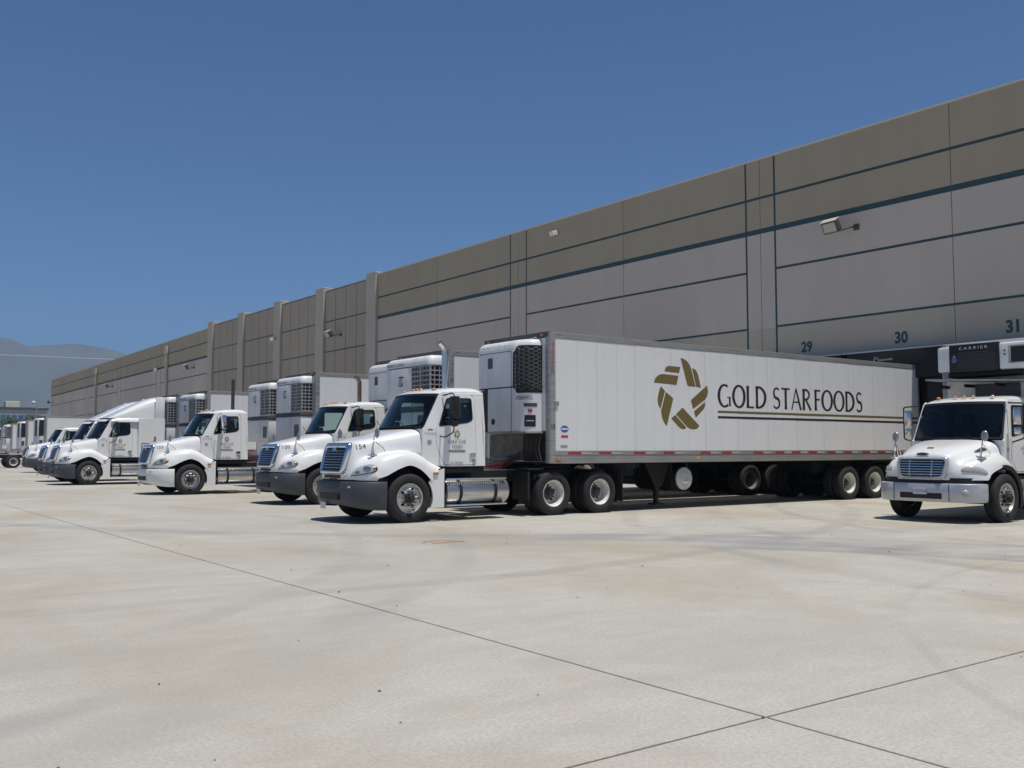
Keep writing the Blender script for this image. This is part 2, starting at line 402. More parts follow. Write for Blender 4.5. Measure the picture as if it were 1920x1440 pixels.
for y in (96.0, 124.2):
    t = sh(y, 11.5)
    part('downpipe', lambda: J(box(-.26, -.02, -.30, .30, -.55, .15, .02), box(-.22, -.02, -.2, .2, -11.4, -.551)), 'downpipe', bld, key='downpipe', loc=(0, y, t))
# dock numbers
for s, y in (('29', 21.23), ('30', 17.56), ('31', 13.98)):
    part('dock_number', flat(text(s, .40, .92, 1.0, .04), lambda u, v: (-.004, -u+y, v+5.1)), 'teal', bld, label='painted dock number '+s)
# dock shelters with seals
for i, (y, lab) in enumerate(((21.23, 'black foam dock shelter behind the long lettered trailer'), (17.56, 'black foam dock shelter with white script under the number 30'), (13.88, 'black foam dock shelter behind the box truck under the number 31'))):
    d = thing('dock_shelter', lab, 'dock shelter', (W, y, 0), 'dock shelters along the wall')
    part('header', lambda: box(-.52, -.002, -1.72, 1.72, 3.72, 4.66, .05), 'foam_black', d, 40, key='ds_h')
    for sy in (-1, 1): part('side_pad', lambda: box(-.52, -.002, -.31, .31, .95, 3.715, .05), 'foam_black', d, 40, key='ds_s', loc=(0, sy*1.43, 0))
    part('flashing', lambda: rot(box(-.62, .0, -1.80, 1.80, 4.675, 4.72), R(-4), 'Y', (0, 0, 4.7)), 'flashing', d, key='ds_f')
    part('door', lambda: box(-.08, -.002, -1.22, 1.22, 1.2, 3.7), 'black', d, key='ds_d')
    for s_ in (-1, 1): part('bumper', lambda: box(-.2, -.002, -.15, .15, .75, 1.15, .02), 'rubber', d, key='ds_b', loc=(0, s_*.9, 0))
    if i == 1:
        zz = [(-.36, -.10), (-.33, .08), (-.30, .11), (-.25, .02), (-.21, .11), (-.18, .02), (-.17, -.03), (-.12, .02), (-.10, -.03), (-.05, .03), (-.03, -.03), (.03, .03), (.05, -.03), (.11, .03), (.13, -.03), (.18, .03), (.2, -.03), (.25, .04), (.27, -.03), (.33, .04), (.35, -.02)]
        part('script', tube([(-.527, -u*.95+.35, v+4.36) for u, v in zz], .009, 5), 'plate_white', d)
# flood lights on the wall
def floodlight(y, z, lab, sc=1.):
    t = thing('wall_floodlight', lab, 'floodlight', (W-.002, y, z), 'floodlights on the warehouse wall')
    part('arm', lambda: J(tube(arcpath([(0, -.45, 0), (-.25, -.45, -.02), (-.5, -.1, -.12)], .2), .028, 8), box(-.06, 0, -.55, -.35, -.1, .1, .01)), 'light_head', t, 40, key='fl_a')
    hd = Matrix.Translation((-.62, .12, .05)) @ Matrix.Rotation(R(-28), 4, 'Y') @ Matrix.Rotation(R(10), 4, 'Z')
    h = part('head', lambda: tf(box(-.17, .17, -.27, .27, -.21, .21, .03), hd), 'light_head', t, 40, key='fl_h')
    part('lens', lambda: tf(box(-.182, -.168, -.22, .22, -.16, .16, .003, 1), hd), 'light_lens', h, key='fl_l')
    part('hood', lambda: tf(box(-.20, .18, -.28, .28, .212, .23), hd), 'pilaster', h, key='fl_c')
for y, z, lab in ((19.55, 9.02, 'square floodlight on a bent arm above dock number 30'), (58.6, 9.05, 'floodlight on the ribbed wall between the two nearest pilasters'), (88.4, 8.85, 'small floodlight just left of the last pilaster'), (116.9, 8.6, 'small far floodlight between the two tan downpipes'), (149.5, 8.0, 'farthest floodlight at the left end of the warehouse wall')): floodlight(y, z, lab)
for y, z, x, lab in ((35.28, 11.78, 0, 'little white box lamp high on the wall near the roof edge'), (68.9, 9.75, -.16, 'small white spotlight on a middle pilaster'), (99.2, 9.45, 0, 'small white spotlight right of the first tan downpipe')):
    t = thing('spotlight', lab, 'spotlight', (W+x-.002, y, z), 'small white lights on the warehouse wall')
    part('bracket', lambda: box(-.12, 0, -.06, .06, -.06, .06, .01), 'light_head', t, key='sp_b')
    part('head', lambda: rot(box(-.40, -.08, -.13, .13, -.10, .12, .02), R(-18), 'Y'), 'plate_white', t, key='sp_h')
# ------------------------------------------------------------------ wheels
def tyre(off=0.):
    return lathe([(r, d+off) for r, d in ((.295, -.10), (.315, -.128), (.36, -.142), (.42, -.143), (.455, -.132), (.478, -.118), (.49, -.095), (.493, -.062), (.478, -.058), (.478, -.046), (.494, -.042), (.495, -.008), (.479, -.006), (.479, .006), (.495, .008), (.494, .042), (.478, .046), (.478, .058), (.493, .062), (.49, .095), (.478, .118), (.455, .132), (.42, .143), (.36, .142), (.315, .128), (.295, .10), (.295, -.10))], 48)
def rim_out(nh, rh):
    disc = plate(circ(.262, 40), [[(.196*math.cos(2*math.pi*k/nh)+rh*math.cos(-a), .196*math.sin(2*math.pi*k/nh)+rh*.8*math.sin(-a)) for a in [2*math.pi*q/12 for q in range(12)]] for k in range(nh)], .02, lambda u, v, d: (u, -.075-.09*max(0, 1-(math.hypot(u, v)/.26)**2)+d, v))
    lip = lathe([(.262, -.06), (.268, -.10), (.280, -.122), (.300, -.128), (.303, -.115), (.296, -.06), (.285, .10)], 40)
    return J(disc, lip)
def rim_in(nh, rh):
    disc = plate(circ(.235, 40), [[(.178*math.cos(2*math.pi*k/nh+.3)+rh*math.cos(-a), .178*math.sin(2*math.pi*k/nh+.3)+rh*math.sin(-a)) for a in [2*math.pi*q/12 for q in range(12)]] for k in range(nh)], .015, lambda u, v, d: (u, .075+.02*math.hypot(u, v)/.23+d, v))
    lip = lathe([(.235, .10), (.240, .05), (.252, -.06), (.272, -.105), (.296, -.126), (.303, -.115), (.297, -.05), (.29, .12)], 40)
    return J(disc, lip)
def wheel(par, loc, kind, rz=0, rim=None):
    out = kind in ('steer', 'alloy')
    if kind == 'steer': w_ = part('wheel', lambda: rim_out(5, .036), 'rim_steel', par, 35, key='w_steer', loc=loc, rz=rz)
    elif kind == 'alloy': w_ = part('wheel', lambda: rim_out(10, .024), 'aluminium', par, 35, key='w_alloy', loc=loc, rz=rz)
    elif kind == 'steer_white': w_ = part('wheel', lambda: rim_out(5, .036), 'rim_white', par, 35, key='w_sw', loc=loc, rz=rz); out = True
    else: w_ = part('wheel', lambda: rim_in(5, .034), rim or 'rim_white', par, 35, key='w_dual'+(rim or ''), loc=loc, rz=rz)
    part('tyre', lambda: tyre(), 'rubber', w_, 40, key='tyre')
    if out:
        part('hub', lambda: lathe([(0, -.235), (.045, -.235), (.062, -.225), (.072, -.16), (.10, -.15), (.105, -.11)], 20), 'hub_black', w_, 40, key='hub_o')
        part('lug_nuts', lambda: J(*[cyl((.135*math.cos(a), -.115, .135*math.sin(a)), (.135*math.cos(a), -.175, .135*math.sin(a)), .016, 6) for a in [2*math.pi*k/10 for k in range(10)]]), 'hub_dark', w_, key='nuts_o')
        part('brake_drum', lambda: lathe([(0, -.03), (.20, -.03), (.21, .12)], 24), 'frame_black', w_, key='drum_o')
    else:
        part('tyre', lambda: tyre(.33), 'rubber', w_, 40, key='tyre2')
        part('hub', lambda: lathe([(0, -.045), (.06, -.045), (.075, -.035), (.085, .04), (.12, .05), (.125, .08)], 20), 'hub_dark', w_, 40, key='hub_i')
        part('lug_nuts', lambda: J(*[cyl((.14*math.cos(a), .085, .14*math.sin(a)), (.14*math.cos(a), .03, .14*math.sin(a)), .016, 6) for a in [2*math.pi*k/10 for k in range(10)]]), 'hub_dark', w_, key='nuts_i')
        part('brake_drum', lambda: lathe([(0, .13), (.21, .13), (.215, .45)], 24), 'frame_black', w_, key='drum_i')
    return w_
# ------------------------------------------------------------------ marks: star emblem and lettering (drawn in zoomed-photo units, scaled to metres)
STAR = [[(258, 178), (275, 180), (300, 195), (318, 220), (328, 250), (354, 362), (302, 360)], [(332, 240), (348, 243), (362, 258), (372, 285), (389, 366), (358, 362)],
        [(155, 273), (165, 245), (180, 235), (257, 237), (248, 278)], [(90, 350), (100, 318), (120, 298), (145, 290), (243, 296), (232, 357)],
        [(132, 368), (159, 400), (128, 520), (115, 490), (111, 455), (118, 415)], [(163, 405), (210, 445), (167, 628), (150, 605), (137, 570), (132, 530)],
        [(195, 575), (220, 552), (292, 635), (275, 645), (255, 640), (240, 628)], [(225, 548), (268, 503), (376, 620), (360, 640), (335, 645), (312, 640), (295, 628)],
        [(430, 348), (436, 390), (430, 420), (415, 445), (335, 511), (322, 452)], [(341, 525), (415, 460), (416, 480), (408, 505), (352, 568)]]
def star(f, w_, h): return J(*[plate(rpoly([((x-263)/346*w_, (411-y)/467*h) for x, y in q], .018*w_/1.9, 2), (), 0, lambda u, v, d: f(u, v)) for q in STAR])
def stroke(path, ws):
    """variable-width pen stroke -> strip"""
    L, Rr = [], []
    for i, p in enumerate(path):
        a, b = Vector(path[max(i-1, 0)]), Vector(path[min(i+1, len(path)-1)]); d = (b-a).normalized(); n = Vector((-d.y, d.x))
        wv = ws[0]+(ws[1]-ws[0])*i/(len(path)-1) if len(ws) == 2 else ws[i]
        L.append(Vector(p)+n*wv/2); Rr.append(Vector(p)-n*wv/2)
    n = len(path); return [tuple(v) for v in L+Rr], [(i, i+1, n+i+1, n+i) for i in range(n-1)]
def ell(cx, cy, rx, ry, a0, a1, n=20): return [(cx+rx*math.cos(R(a0+(a1-a0)*i/n)), cy+ry*math.sin(R(a0+(a1-a0)*i/n))) for i in range(n+1)]
def ovalw(a0, a1, n, th, tv): return [tv+(th-tv)*abs(math.cos(R(a0+(a1-a0)*i/n)))**1.3 for i in range(n+1)]
TH, TN = .165, .088
def stem(x, y0=0, y1=1, w_=TH): return stroke([(x, y0), (x, y0+.18*(y1-y0)), (x, y0+.5*(y1-y0)), (x, y0+.82*(y1-y0)), (x, y1)], [w_*1.12, w_*.96, w_*.9, w_*.96, w_*1.12])
def glyph(c):
    if c == 'O': return .80, [stroke(ell(.40, .5, .345, .475, 0, 360, 40), ovalw(0, 360, 40, TH, TN))]
    if c == 'G': return .82, [stroke(ell(.41, .5, .345, .475, 58, 306, 32), ovalw(58, 306, 32, TH, TN)), stem(.725, .05, .45, .12), stroke([(.56, .435), (.79, .435)], [.05, .05])]
    if c == 'L': return .50, [stem(.09), stroke([(.09, .035), (.3, .035), (.47, .04)], [.07, .085])]
    if c == 'D': return .74, [stem(.10), stroke(ell(.18, .5, .46, .463, 90, -90, 24), ovalw(90, -90, 24, TH, TN)), stroke([(.1, .963), (.19, .963)], [TN, TN]), stroke([(.1, .037), (.19, .037)], [TN, TN])]
    if c == 'S': 
        p = ell(.27, .745, .18, .215, 35, 200, 12)+ell(.27, .745, .18, .245, 205, 262, 5)+ell(.25, .26, .20, .245, 75, 0, 7)+ell(.25, .255, .20, .215, -8, -150, 12)
        return .52, [stroke(p, [TN+.055*max(0, 1-abs(i/(len(p)-1)-.5)*2.6) for i in range(len(p))])]
    if c == 'T': return .56, [stem(.28), stroke([(.0, .955), (.28, .96), (.56, .955)], [.095, .07, .095])]
    if c == 'A': return .70, [stroke([(.05, 0), (.35, 1.0)], [.085, .07]), stroke([(.35, 1.0), (.66, 0)], [.09, .135]), stroke([(.15, .36), (.54, .36)], [.065, .065])]
    if c == 'R': return .62, [stem(.10), stroke(ell(.22, .735, .26, .228, 90, -90, 16), ovalw(90, -90, 16, .11, TN)), stroke([(.1, .963), (.23, .963)], [TN, TN]), stroke([(.1, .507), (.23, .507)], [TN, TN]), stroke([(.25, .5), (.58, 0)], [.10, .135])]
    if c == 'F': return .46, [stem(.10), stroke([(.1, .96), (.44, .955)], [.07, .09]), stroke([(.1, .53), (.40, .53)], [.065, .085])]
    return .28, []
def letters(s, width, h, f, sp=.07):
    adv = 0; gs = []
    for c in s:
        a, ps = glyph(c); gs.append((adv, ps)); adv += a+sp
    sx = width/(adv-sp); out = []; k = 0
    for a, ps in gs:
        for v, q in ps:
            k += 1; out.append(([f((p[0]+a)*sx, p[1]*h, .00012*k) for p in v], q))
    return J(*out)
# ------------------------------------------------------------------ lofted hoods
def crs(P, t):
    n = len(P); i = min(int(t), n-2); f = t-i
    p1, p2 = P[i], P[i+1]; p0 = P[i-1] if i > 0 else p1*2-p2; p3 = P[i+2] if i+2 < n else p2*2-p1
    return .5*((2*p1)+(-p0+p2)*f+(2*p0-5*p1+4*p2-p3)*f*f+(-p0+3*p1-3*p2+p3)*f**3)
class Loft:
    """hood control rows (10 points from crown to fender edge) and extra fender-only rows (last 6 points)"""
    def __init__(s, rows, ext, nu=4, nv=3):
        s.rows = [[Vector(p) for p in r] for r in rows]; s.full = len(rows); nr = s.full+len(ext)
        for r in ext: s.rows.append([None]*4+[Vector(p) for p in r])
        s.nr = nr
        V, F = [], []; ids = {}
        UU = [i/nu for i in range((nr-1)*nu+1)]; VV = [k/nv for k in range(9*nv+1)]
        for sg in (1, -1):
            ids = {}
            for a, u in enumerate(UU):
                for b, v in enumerate(VV):
                    if u > s.full-1+1e-6 and v < 4-1e-6: continue
                    p = s.at(u, v); ids[a, b] = len(V); V.append((p.x, p.y*sg, p.z))
            for a in range(len(UU)-1):
                for b in range(len(VV)-1):
                    q = [(a, b), (a+1, b), (a+1, b+1), (a, b+1)]
                    if all(k in ids for k in q):
                        q = [ids[k] for k in q]; F.append(tuple(q if sg > 0 else reversed(q)))
        s.geo = (V, F); s.bvh = BVHTree.FromPolygons(V, F)
    def at(s, u, v):
        cols = []
        k0 = max(0, min(int(v), 8)-1); 
        pts = {}
        for k in range(max(0, int(v)-1), min(9, int(v)+2)+1):
            line = [r[k] for r in s.rows if r[k] is not None]
            off = s.nr-len(line) if False else 0
            pts[k] = crs(line, min(u, len(line)-1))
        ks = sorted(pts); return crs([pts[k] for k in ks], v-ks[0]) if v > ks[0]-1e-9 else pts[ks[0]]
    def nrm(s, u, v):
        e = .05; mx = s.nr-1 if v >= 4 else s.full-1
        du = s.at(min(u+e, mx), v)-s.at(max(u-e, 0), v); dv = s.at(u, min(v+e, 9))-s.at(u, max(v-e, 4 if u > s.full-1 else 0))
        n = du.cross(dv).normalized(); c = s.at(u, v)
        return n if n.dot(Vector((-.3, c.y, .3))) > 0 else -n
    def patch(s, outline, off, side=-1, rings=4, bulge=.0):
        """surface patch from an outline in (u, v), lifted by off and bulged to the middle"""
        cu = sum(p[0] for p in outline)/len(outline); cv = sum(p[1] for p in outline)/len(outline); rws = []
        for k in range(rings+1):
            t = k/rings; row = []
            for p in outline:
                u, v = p[0]+(cu-p[0])*t*.985, p[1]+(cv-p[1])*t*.985
                q = s.at(u, v)+s.nrm(u, v)*(off+bulge*math.sin(t*math.pi/2) if k else -.004)
                row.append((q.x, q.y*side, q.z))
            rws.append(row)
        return grid(rws, True)
    def drop(s, t2, org, right, up, dirv, off=.004):
        V = []
        for u, v in t2[0]:
            o = Vector(org)+Vector(right)*u+Vector(up)*v; h = s.bvh.ray_cast(o, Vector(dirv))
            V.append(tuple(h[0]-Vector(dirv)*off) if h[0] else tuple(o))
        return V, t2[1]
HOODA = Loft([
 [(-1.26, 0, .87), (-1.26, .3, .87), (-1.245, .5, .87), (-1.23, .58, .87), (-1.21, .66, .87), (-1.17, .76, .87), (-1.11, .86, .86), (-1.03, .95, .86), (-.94, 1.03, .855), (-.85, 1.09, .85)],
 [(-1.26, 0, 1.0), (-1.26, .3, 1.0), (-1.245, .5, 1.0), (-1.23, .58, .99), (-1.20, .66, .99), (-1.155, .77, .99), (-1.08, .89, .98), (-.98, 1.0, .97), (-.89, 1.08, .95), (-.82, 1.13, .90)],
 [(-1.20, 0, 1.35), (-1.20, .3, 1.35), (-1.17, .50, 1.34), (-1.14, .585, 1.29), (-1.12, .66, 1.18), (-1.06, .78, 1.16), (-.97, .92, 1.13), (-.88, 1.04, 1.08), (-.81, 1.11, 1.0), (-.76, 1.15, .92)],
 [(-1.12, 0, 1.60), (-1.11, .3, 1.595), (-1.08, .49, 1.57), (-1.04, .59, 1.47), (-1.0, .67, 1.28), (-.93, .80, 1.26), (-.85, .95, 1.24), (-.77, 1.07, 1.17), (-.71, 1.14, 1.07), (-.67, 1.17, .95)],
 [(-.98, 0, 1.665), (-.97, .31, 1.66), (-.93, .54, 1.63), (-.87, .645, 1.52), (-.82, .70, 1.34), (-.77, .83, 1.34), (-.70, .98, 1.32), (-.63, 1.09, 1.25), (-.58, 1.15, 1.14), (-.55, 1.18, 1.01)],
 [(-.65, 0, 1.735), (-.64, .33, 1.725), (-.61, .60, 1.70), (-.57, .71, 1.57), (-.53, .77, 1.41), (-.49, .88, 1.42), (-.45, 1.01, 1.40), (-.42, 1.11, 1.33), (-.39, 1.16, 1.22), (-.38, 1.19, 1.09)],
 [(-.25, 0, 1.82), (-.25, .36, 1.81), (-.23, .67, 1.78), (-.21, .80, 1.64), (-.19, .84, 1.45), (-.17, .92, 1.46), (-.15, 1.03, 1.44), (-.15, 1.12, 1.37), (-.15, 1.17, 1.28), (-.15, 1.19, 1.15)],
 [(.10, 0, 1.905), (.11, .38, 1.90), (.19, .78, 1.875), (.225, .955, 1.74), (.225, 1.0, 1.42), (.2, .98, 1.36), (.18, 1.06, 1.33), (.14, 1.13, 1.27), (.1, 1.17, 1.2), (.07, 1.19, 1.08)]],
 [[(.42, .98, 1.22), (.42, 1.01, 1.21), (.38, 1.07, 1.19), (.33, 1.13, 1.15), (.27, 1.17, 1.08), (.22, 1.19, .97)],
  [(.66, 1.01, 1.10), (.66, 1.03, 1.10), (.62, 1.08, 1.095), (.56, 1.13, 1.06), (.48, 1.17, .98), (.37, 1.19, .82)]])
HOODM = Loft([
 [(-1.10, 0, .86), (-1.10, .3, .86), (-1.08, .5, .86), (-1.06, .6, .86), (-1.03, .7, .86), (-.98, .82, .86), (-.9, .93, .86), (-.8, 1.02, .86), (-.7, 1.09, .86), (-.62, 1.12, .86)],
 [(-1.10, 0, 1.05), (-1.10, .3, 1.05), (-1.075, .5, 1.05), (-1.05, .6, 1.04), (-1.01, .7, 1.03), (-.95, .82, 1.03), (-.86, .93, 1.02), (-.76, 1.02, 1.0), (-.66, 1.09, .96), (-.58, 1.13, .90)],
 [(-1.06, 0, 1.34), (-1.06, .3, 1.335), (-1.03, .5, 1.30), (-.98, .6, 1.22), (-.93, .7, 1.17), (-.87, .82, 1.16), (-.78, .93, 1.15), (-.68, 1.02, 1.11), (-.59, 1.09, 1.04), (-.53, 1.13, .96)],
 [(-.94, 0, 1.43), (-.93, .3, 1.425), (-.89, .52, 1.385), (-.83, .63, 1.31), (-.77, .74, 1.25), (-.7, .86, 1.25), (-.62, .97, 1.23), (-.54, 1.05, 1.18), (-.47, 1.11, 1.1), (-.42, 1.14, 1.02)],
 [(-.65, 0, 1.53), (-.64, .33, 1.525), (-.6, .58, 1.48), (-.54, .72, 1.4), (-.48, .83, 1.33), (-.42, .93, 1.33), (-.36, 1.02, 1.3), (-.3, 1.09, 1.24), (-.26, 1.13, 1.16), (-.23, 1.15, 1.08)],
 [(-.3, 0, 1.61), (-.3, .36, 1.605), (-.27, .66, 1.565), (-.22, .80, 1.48), (-.17, .88, 1.37), (-.12, .96, 1.36), (-.07, 1.04, 1.32), (-.04, 1.1, 1.26), (-.02, 1.14, 1.2), (0, 1.15, 1.12)],
 [(.05, 0, 1.68), (.06, .38, 1.675), (.12, .74, 1.64), (.18, .90, 1.54), (.2, .95, 1.38), (.22, .99, 1.34), (.24, 1.05, 1.29), (.24, 1.1, 1.22), (.24, 1.14, 1.13), (.24, 1.15, 1.04)]],
 [[(.52, .99, 1.15), (.53, 1.02, 1.13), (.53, 1.07, 1.08), (.52, 1.11, 1.0), (.49, 1.14, .92), (.45, 1.15, .84)]])
def sidefix(y, z, zs=1.9, k=.11): return y-max(0, z-zs)*k
# ------------------------------------------------------------------ conventional tractor
def cab(t, pre, side_out, door_out, win_out, wsB, wsT, roofz, xb, glassm='glass', y0=1.02, zs=1.9, bottom=1.12, rearwin=True, roofpts=None):
    """cab shell shared by all conventionals: sides with door opening, doors with windows, windscreen, roof, back wall, seats"""
    fY = lambda sg, off: (lambda u, v, d: (u, sg*(sidefix(y0, v, zs)-off-d), v))
    grow = lambda P, e: [(p[0], p[1]) for p in P]
    for sg in (-1, 1):
        k = 'n' if sg < 0 else 'f'
        part('cab_side', lambda: plate(side_out, [door_out], .04, fY(sg, 0)), 'paint', t, key=pre+'side'+k)
        cx = sum(p[0] for p in door_out)/len(door_out); cz = sum(p[1] for p in door_out)/len(door_out)
        din = [(cx+(p[0]-cx)*.982, cz+(p[1]-cz)*.986) for p in door_out]
        d = part('door', lambda: plate(din, [win_out], .035, fY(sg, -.004)), 'paint', t, key=pre+'door'+k)
        wx = sum(p[0] for p in win_out)/len(win_out); wz = sum(p[1] for p in win_out)/len(win_out)
        win = [(wx+(p[0]-wx)*.93, wz+(p[1]-wz)*.93) for p in win_out]
        part('window_seal', lambda: plate([(wx+(p[0]-wx)*1.035, wz+(p[1]-wz)*1.035) for p in win_out], [win], .02, fY(sg, -.008)), 'black', d, key=pre+'seal'+k)
        part('window_glass', lambda: plate([(wx+(p[0]-wx)*.97, wz+(p[1]-wz)*.97) for p in win_out], (), 0, fY(sg, .012)), glassm, d, key=pre+'glass'+k)
        hx = max(p[0] for p in door_out)-.13
        part('door_handle', lambda: box(hx-.05, hx+.09, sg*y0+(-.03 if sg < 0 else 0), sg*y0+(0 if sg < 0 else .03), 1.30, 1.40, .008), 'chrome_satin', d, key=pre+'hnd'+k)
        part('gap_backing', lambda: plate(side_out, [win_out], .01, fY(sg, .045)), 'black', t, key=pre+'gb'+k)
    ns = 16; ss = [-1+2*i/ns for i in range(ns+1)]
    def wsp(s_, tt, off=0.):
        a, b = wsB(s_), wsT(s_); p = Vector(a)*(1-tt)+Vector(b)*tt; bow = .03*math.sin(tt*math.pi); return (p.x-bow-off, p.y, p.z)
    def gask():
        tv = [0, .05, .94, 1]; sv = [-1, -.95]+[-.8+.2*i for i in range(9)]+[.95, 1]
        V, F = grid([[wsp(a, b, .006) for a in sv] for b in tv]); n = len(sv)
        return V, [q for q in F if not (q[0]//n == 1 and 0 < q[0] % n < n-2)]
    part('windscreen_seal', gask, 'black', t, 60, key=pre+'gask')
    part('windscreen', lambda: grid([[wsp(a*.975, .02+.95*b/6) for a in ss] for b in range(7)]), glassm, t, 60, key=pre+'ws')
    def roof():
        rr = []; nt_ = 18
        for i in range(nt_+1):
            tt = i/nt_; row = []
            for s_ in [-1, -.985, -.955, -.9, -.8, -.6, -.3, 0, .3, .6, .8, .9, .955, .985, 1]:
                f = wsT(s_); x = f[0]*(1-tt)+xb*tt; e = abs(s_)
                lift = (1-e**9)**.5*(1-(1-min(tt*1.35, 1))**2.6)**.75*(1-tt**16)**.5
                row.append((x, s_*(sidefix(y0, f[2], zs)+.004), f[2]+.005+(roofz-f[2])*lift))
            rr.append(row)
        return grid(rr)
    part('roof', roof, 'paint', t, 50, key=pre+'roof')
    rw = [rrect(-.70, .70, bottom+.78, bottom+1.36, .06)] if rearwin else []
    part('cab_back', lambda: plate([(-y0+.01, bottom), (y0-.01, bottom), (y0-.01, 1.9), (sidefix(y0, roofz-.08, zs)-.01, roofz-.10), (-sidefix(y0, roofz-.08, zs)+.01, roofz-.10), (-y0+.01, 1.9)], rw, .04, lambda u, v, d: (xb-.005-d, u, v)), 'paint', t, key=pre+'back')
    if rearwin: part('rear_glass', lambda: plate(rrect(-.72, .72, bottom+.76, bottom+1.38, .06), (), 0, lambda u, v, d: (xb-.06, u, v)), glassm, t, key=pre+'rg')
    part('cab_floor', lambda: box(.30, xb-.06, -y0+.06, y0-.06, bottom-.06, bottom+.01), 'black', t, key=pre+'fl')
    part('dashboard', lambda: J(box(.34, .68, -y0+.07, y0-.07, bottom+.2, bottom+.72, .05), box(.66, .80, -.62, -.18, bottom+.45, bottom+.78, .04)), 'dash', t, 40, key=pre+'dash')
    for sy in (-.5, .5):
        part('seat', lambda: J(box(1.05, 1.52, -.25, .25, bottom+.25, bottom+.45, .05), rot(box(1.44, 1.58, -.24, .24, bottom+.4, bottom+1.08, .05), R(8), 'Y', (1.5, 0, bottom+.4)), rot(box(1.53, 1.62, -.14, .14, bottom+1.1, bottom+1.3, .03), R(8), 'Y', (1.5, 0, bottom+.4))), 'seat', t, 40, key=pre+'seat', loc=(0, sy, 0))
    part('steering_wheel', lambda: rot(J(tube([(.86+0*a, -.45+.22*math.cos(R(a)), bottom+.82+.22*math.sin(R(a))) for a in range(0, 361, 20)], .014, 6), box(.85, .87, -.64, -.26, bottom+.80, bottom+.84), cyl((.7, -.45, bottom+.8), (.87, -.45, bottom+.82), .025, 8)), R(25), 'Y', (.86, -.45, bottom+.82)), 'black', t, 40, key=pre+'stw')
def fender_mirror(t, base, pre, sg):
    bx, by, bz = base
    f = lambda x, y, z: (bx+x, sg*(by+y), bz+z)
    m = part('hood_mirror', lambda: tf(lathe([(0, -.03), (.06, -.026), (.09, -.005), (.095, .008), (.07, .03), (.02, .045), (0, .046)], 20, ax='x'), Matrix.Translation(f(.05, .03, .43)) @ Matrix.Diagonal((1, .8, 1.15, 1))), 'mirror_back', t, 50, key=pre+'hm')
    part('mirror_stalk', lambda: J(tube(arcpath([f(-.06, .0, 0), f(-.01, .01, .30), f(.03, .02, .46)], .04), .011, 6), tube([f(.0, -.06, -.01), f(.0, .01, .30)], .010, 6), tube(arcpath([f(.0, .012, .27), f(.20, .03, .12), f(.235, .035, .05)], .04), .010, 6), box(bx-.12, bx+.05, *(sorted((sg*(by-.05), sg*(by+.06)))), bz-.03, bz+.0, .008)), 'chrome_satin', m, 40, key=pre+'hs')
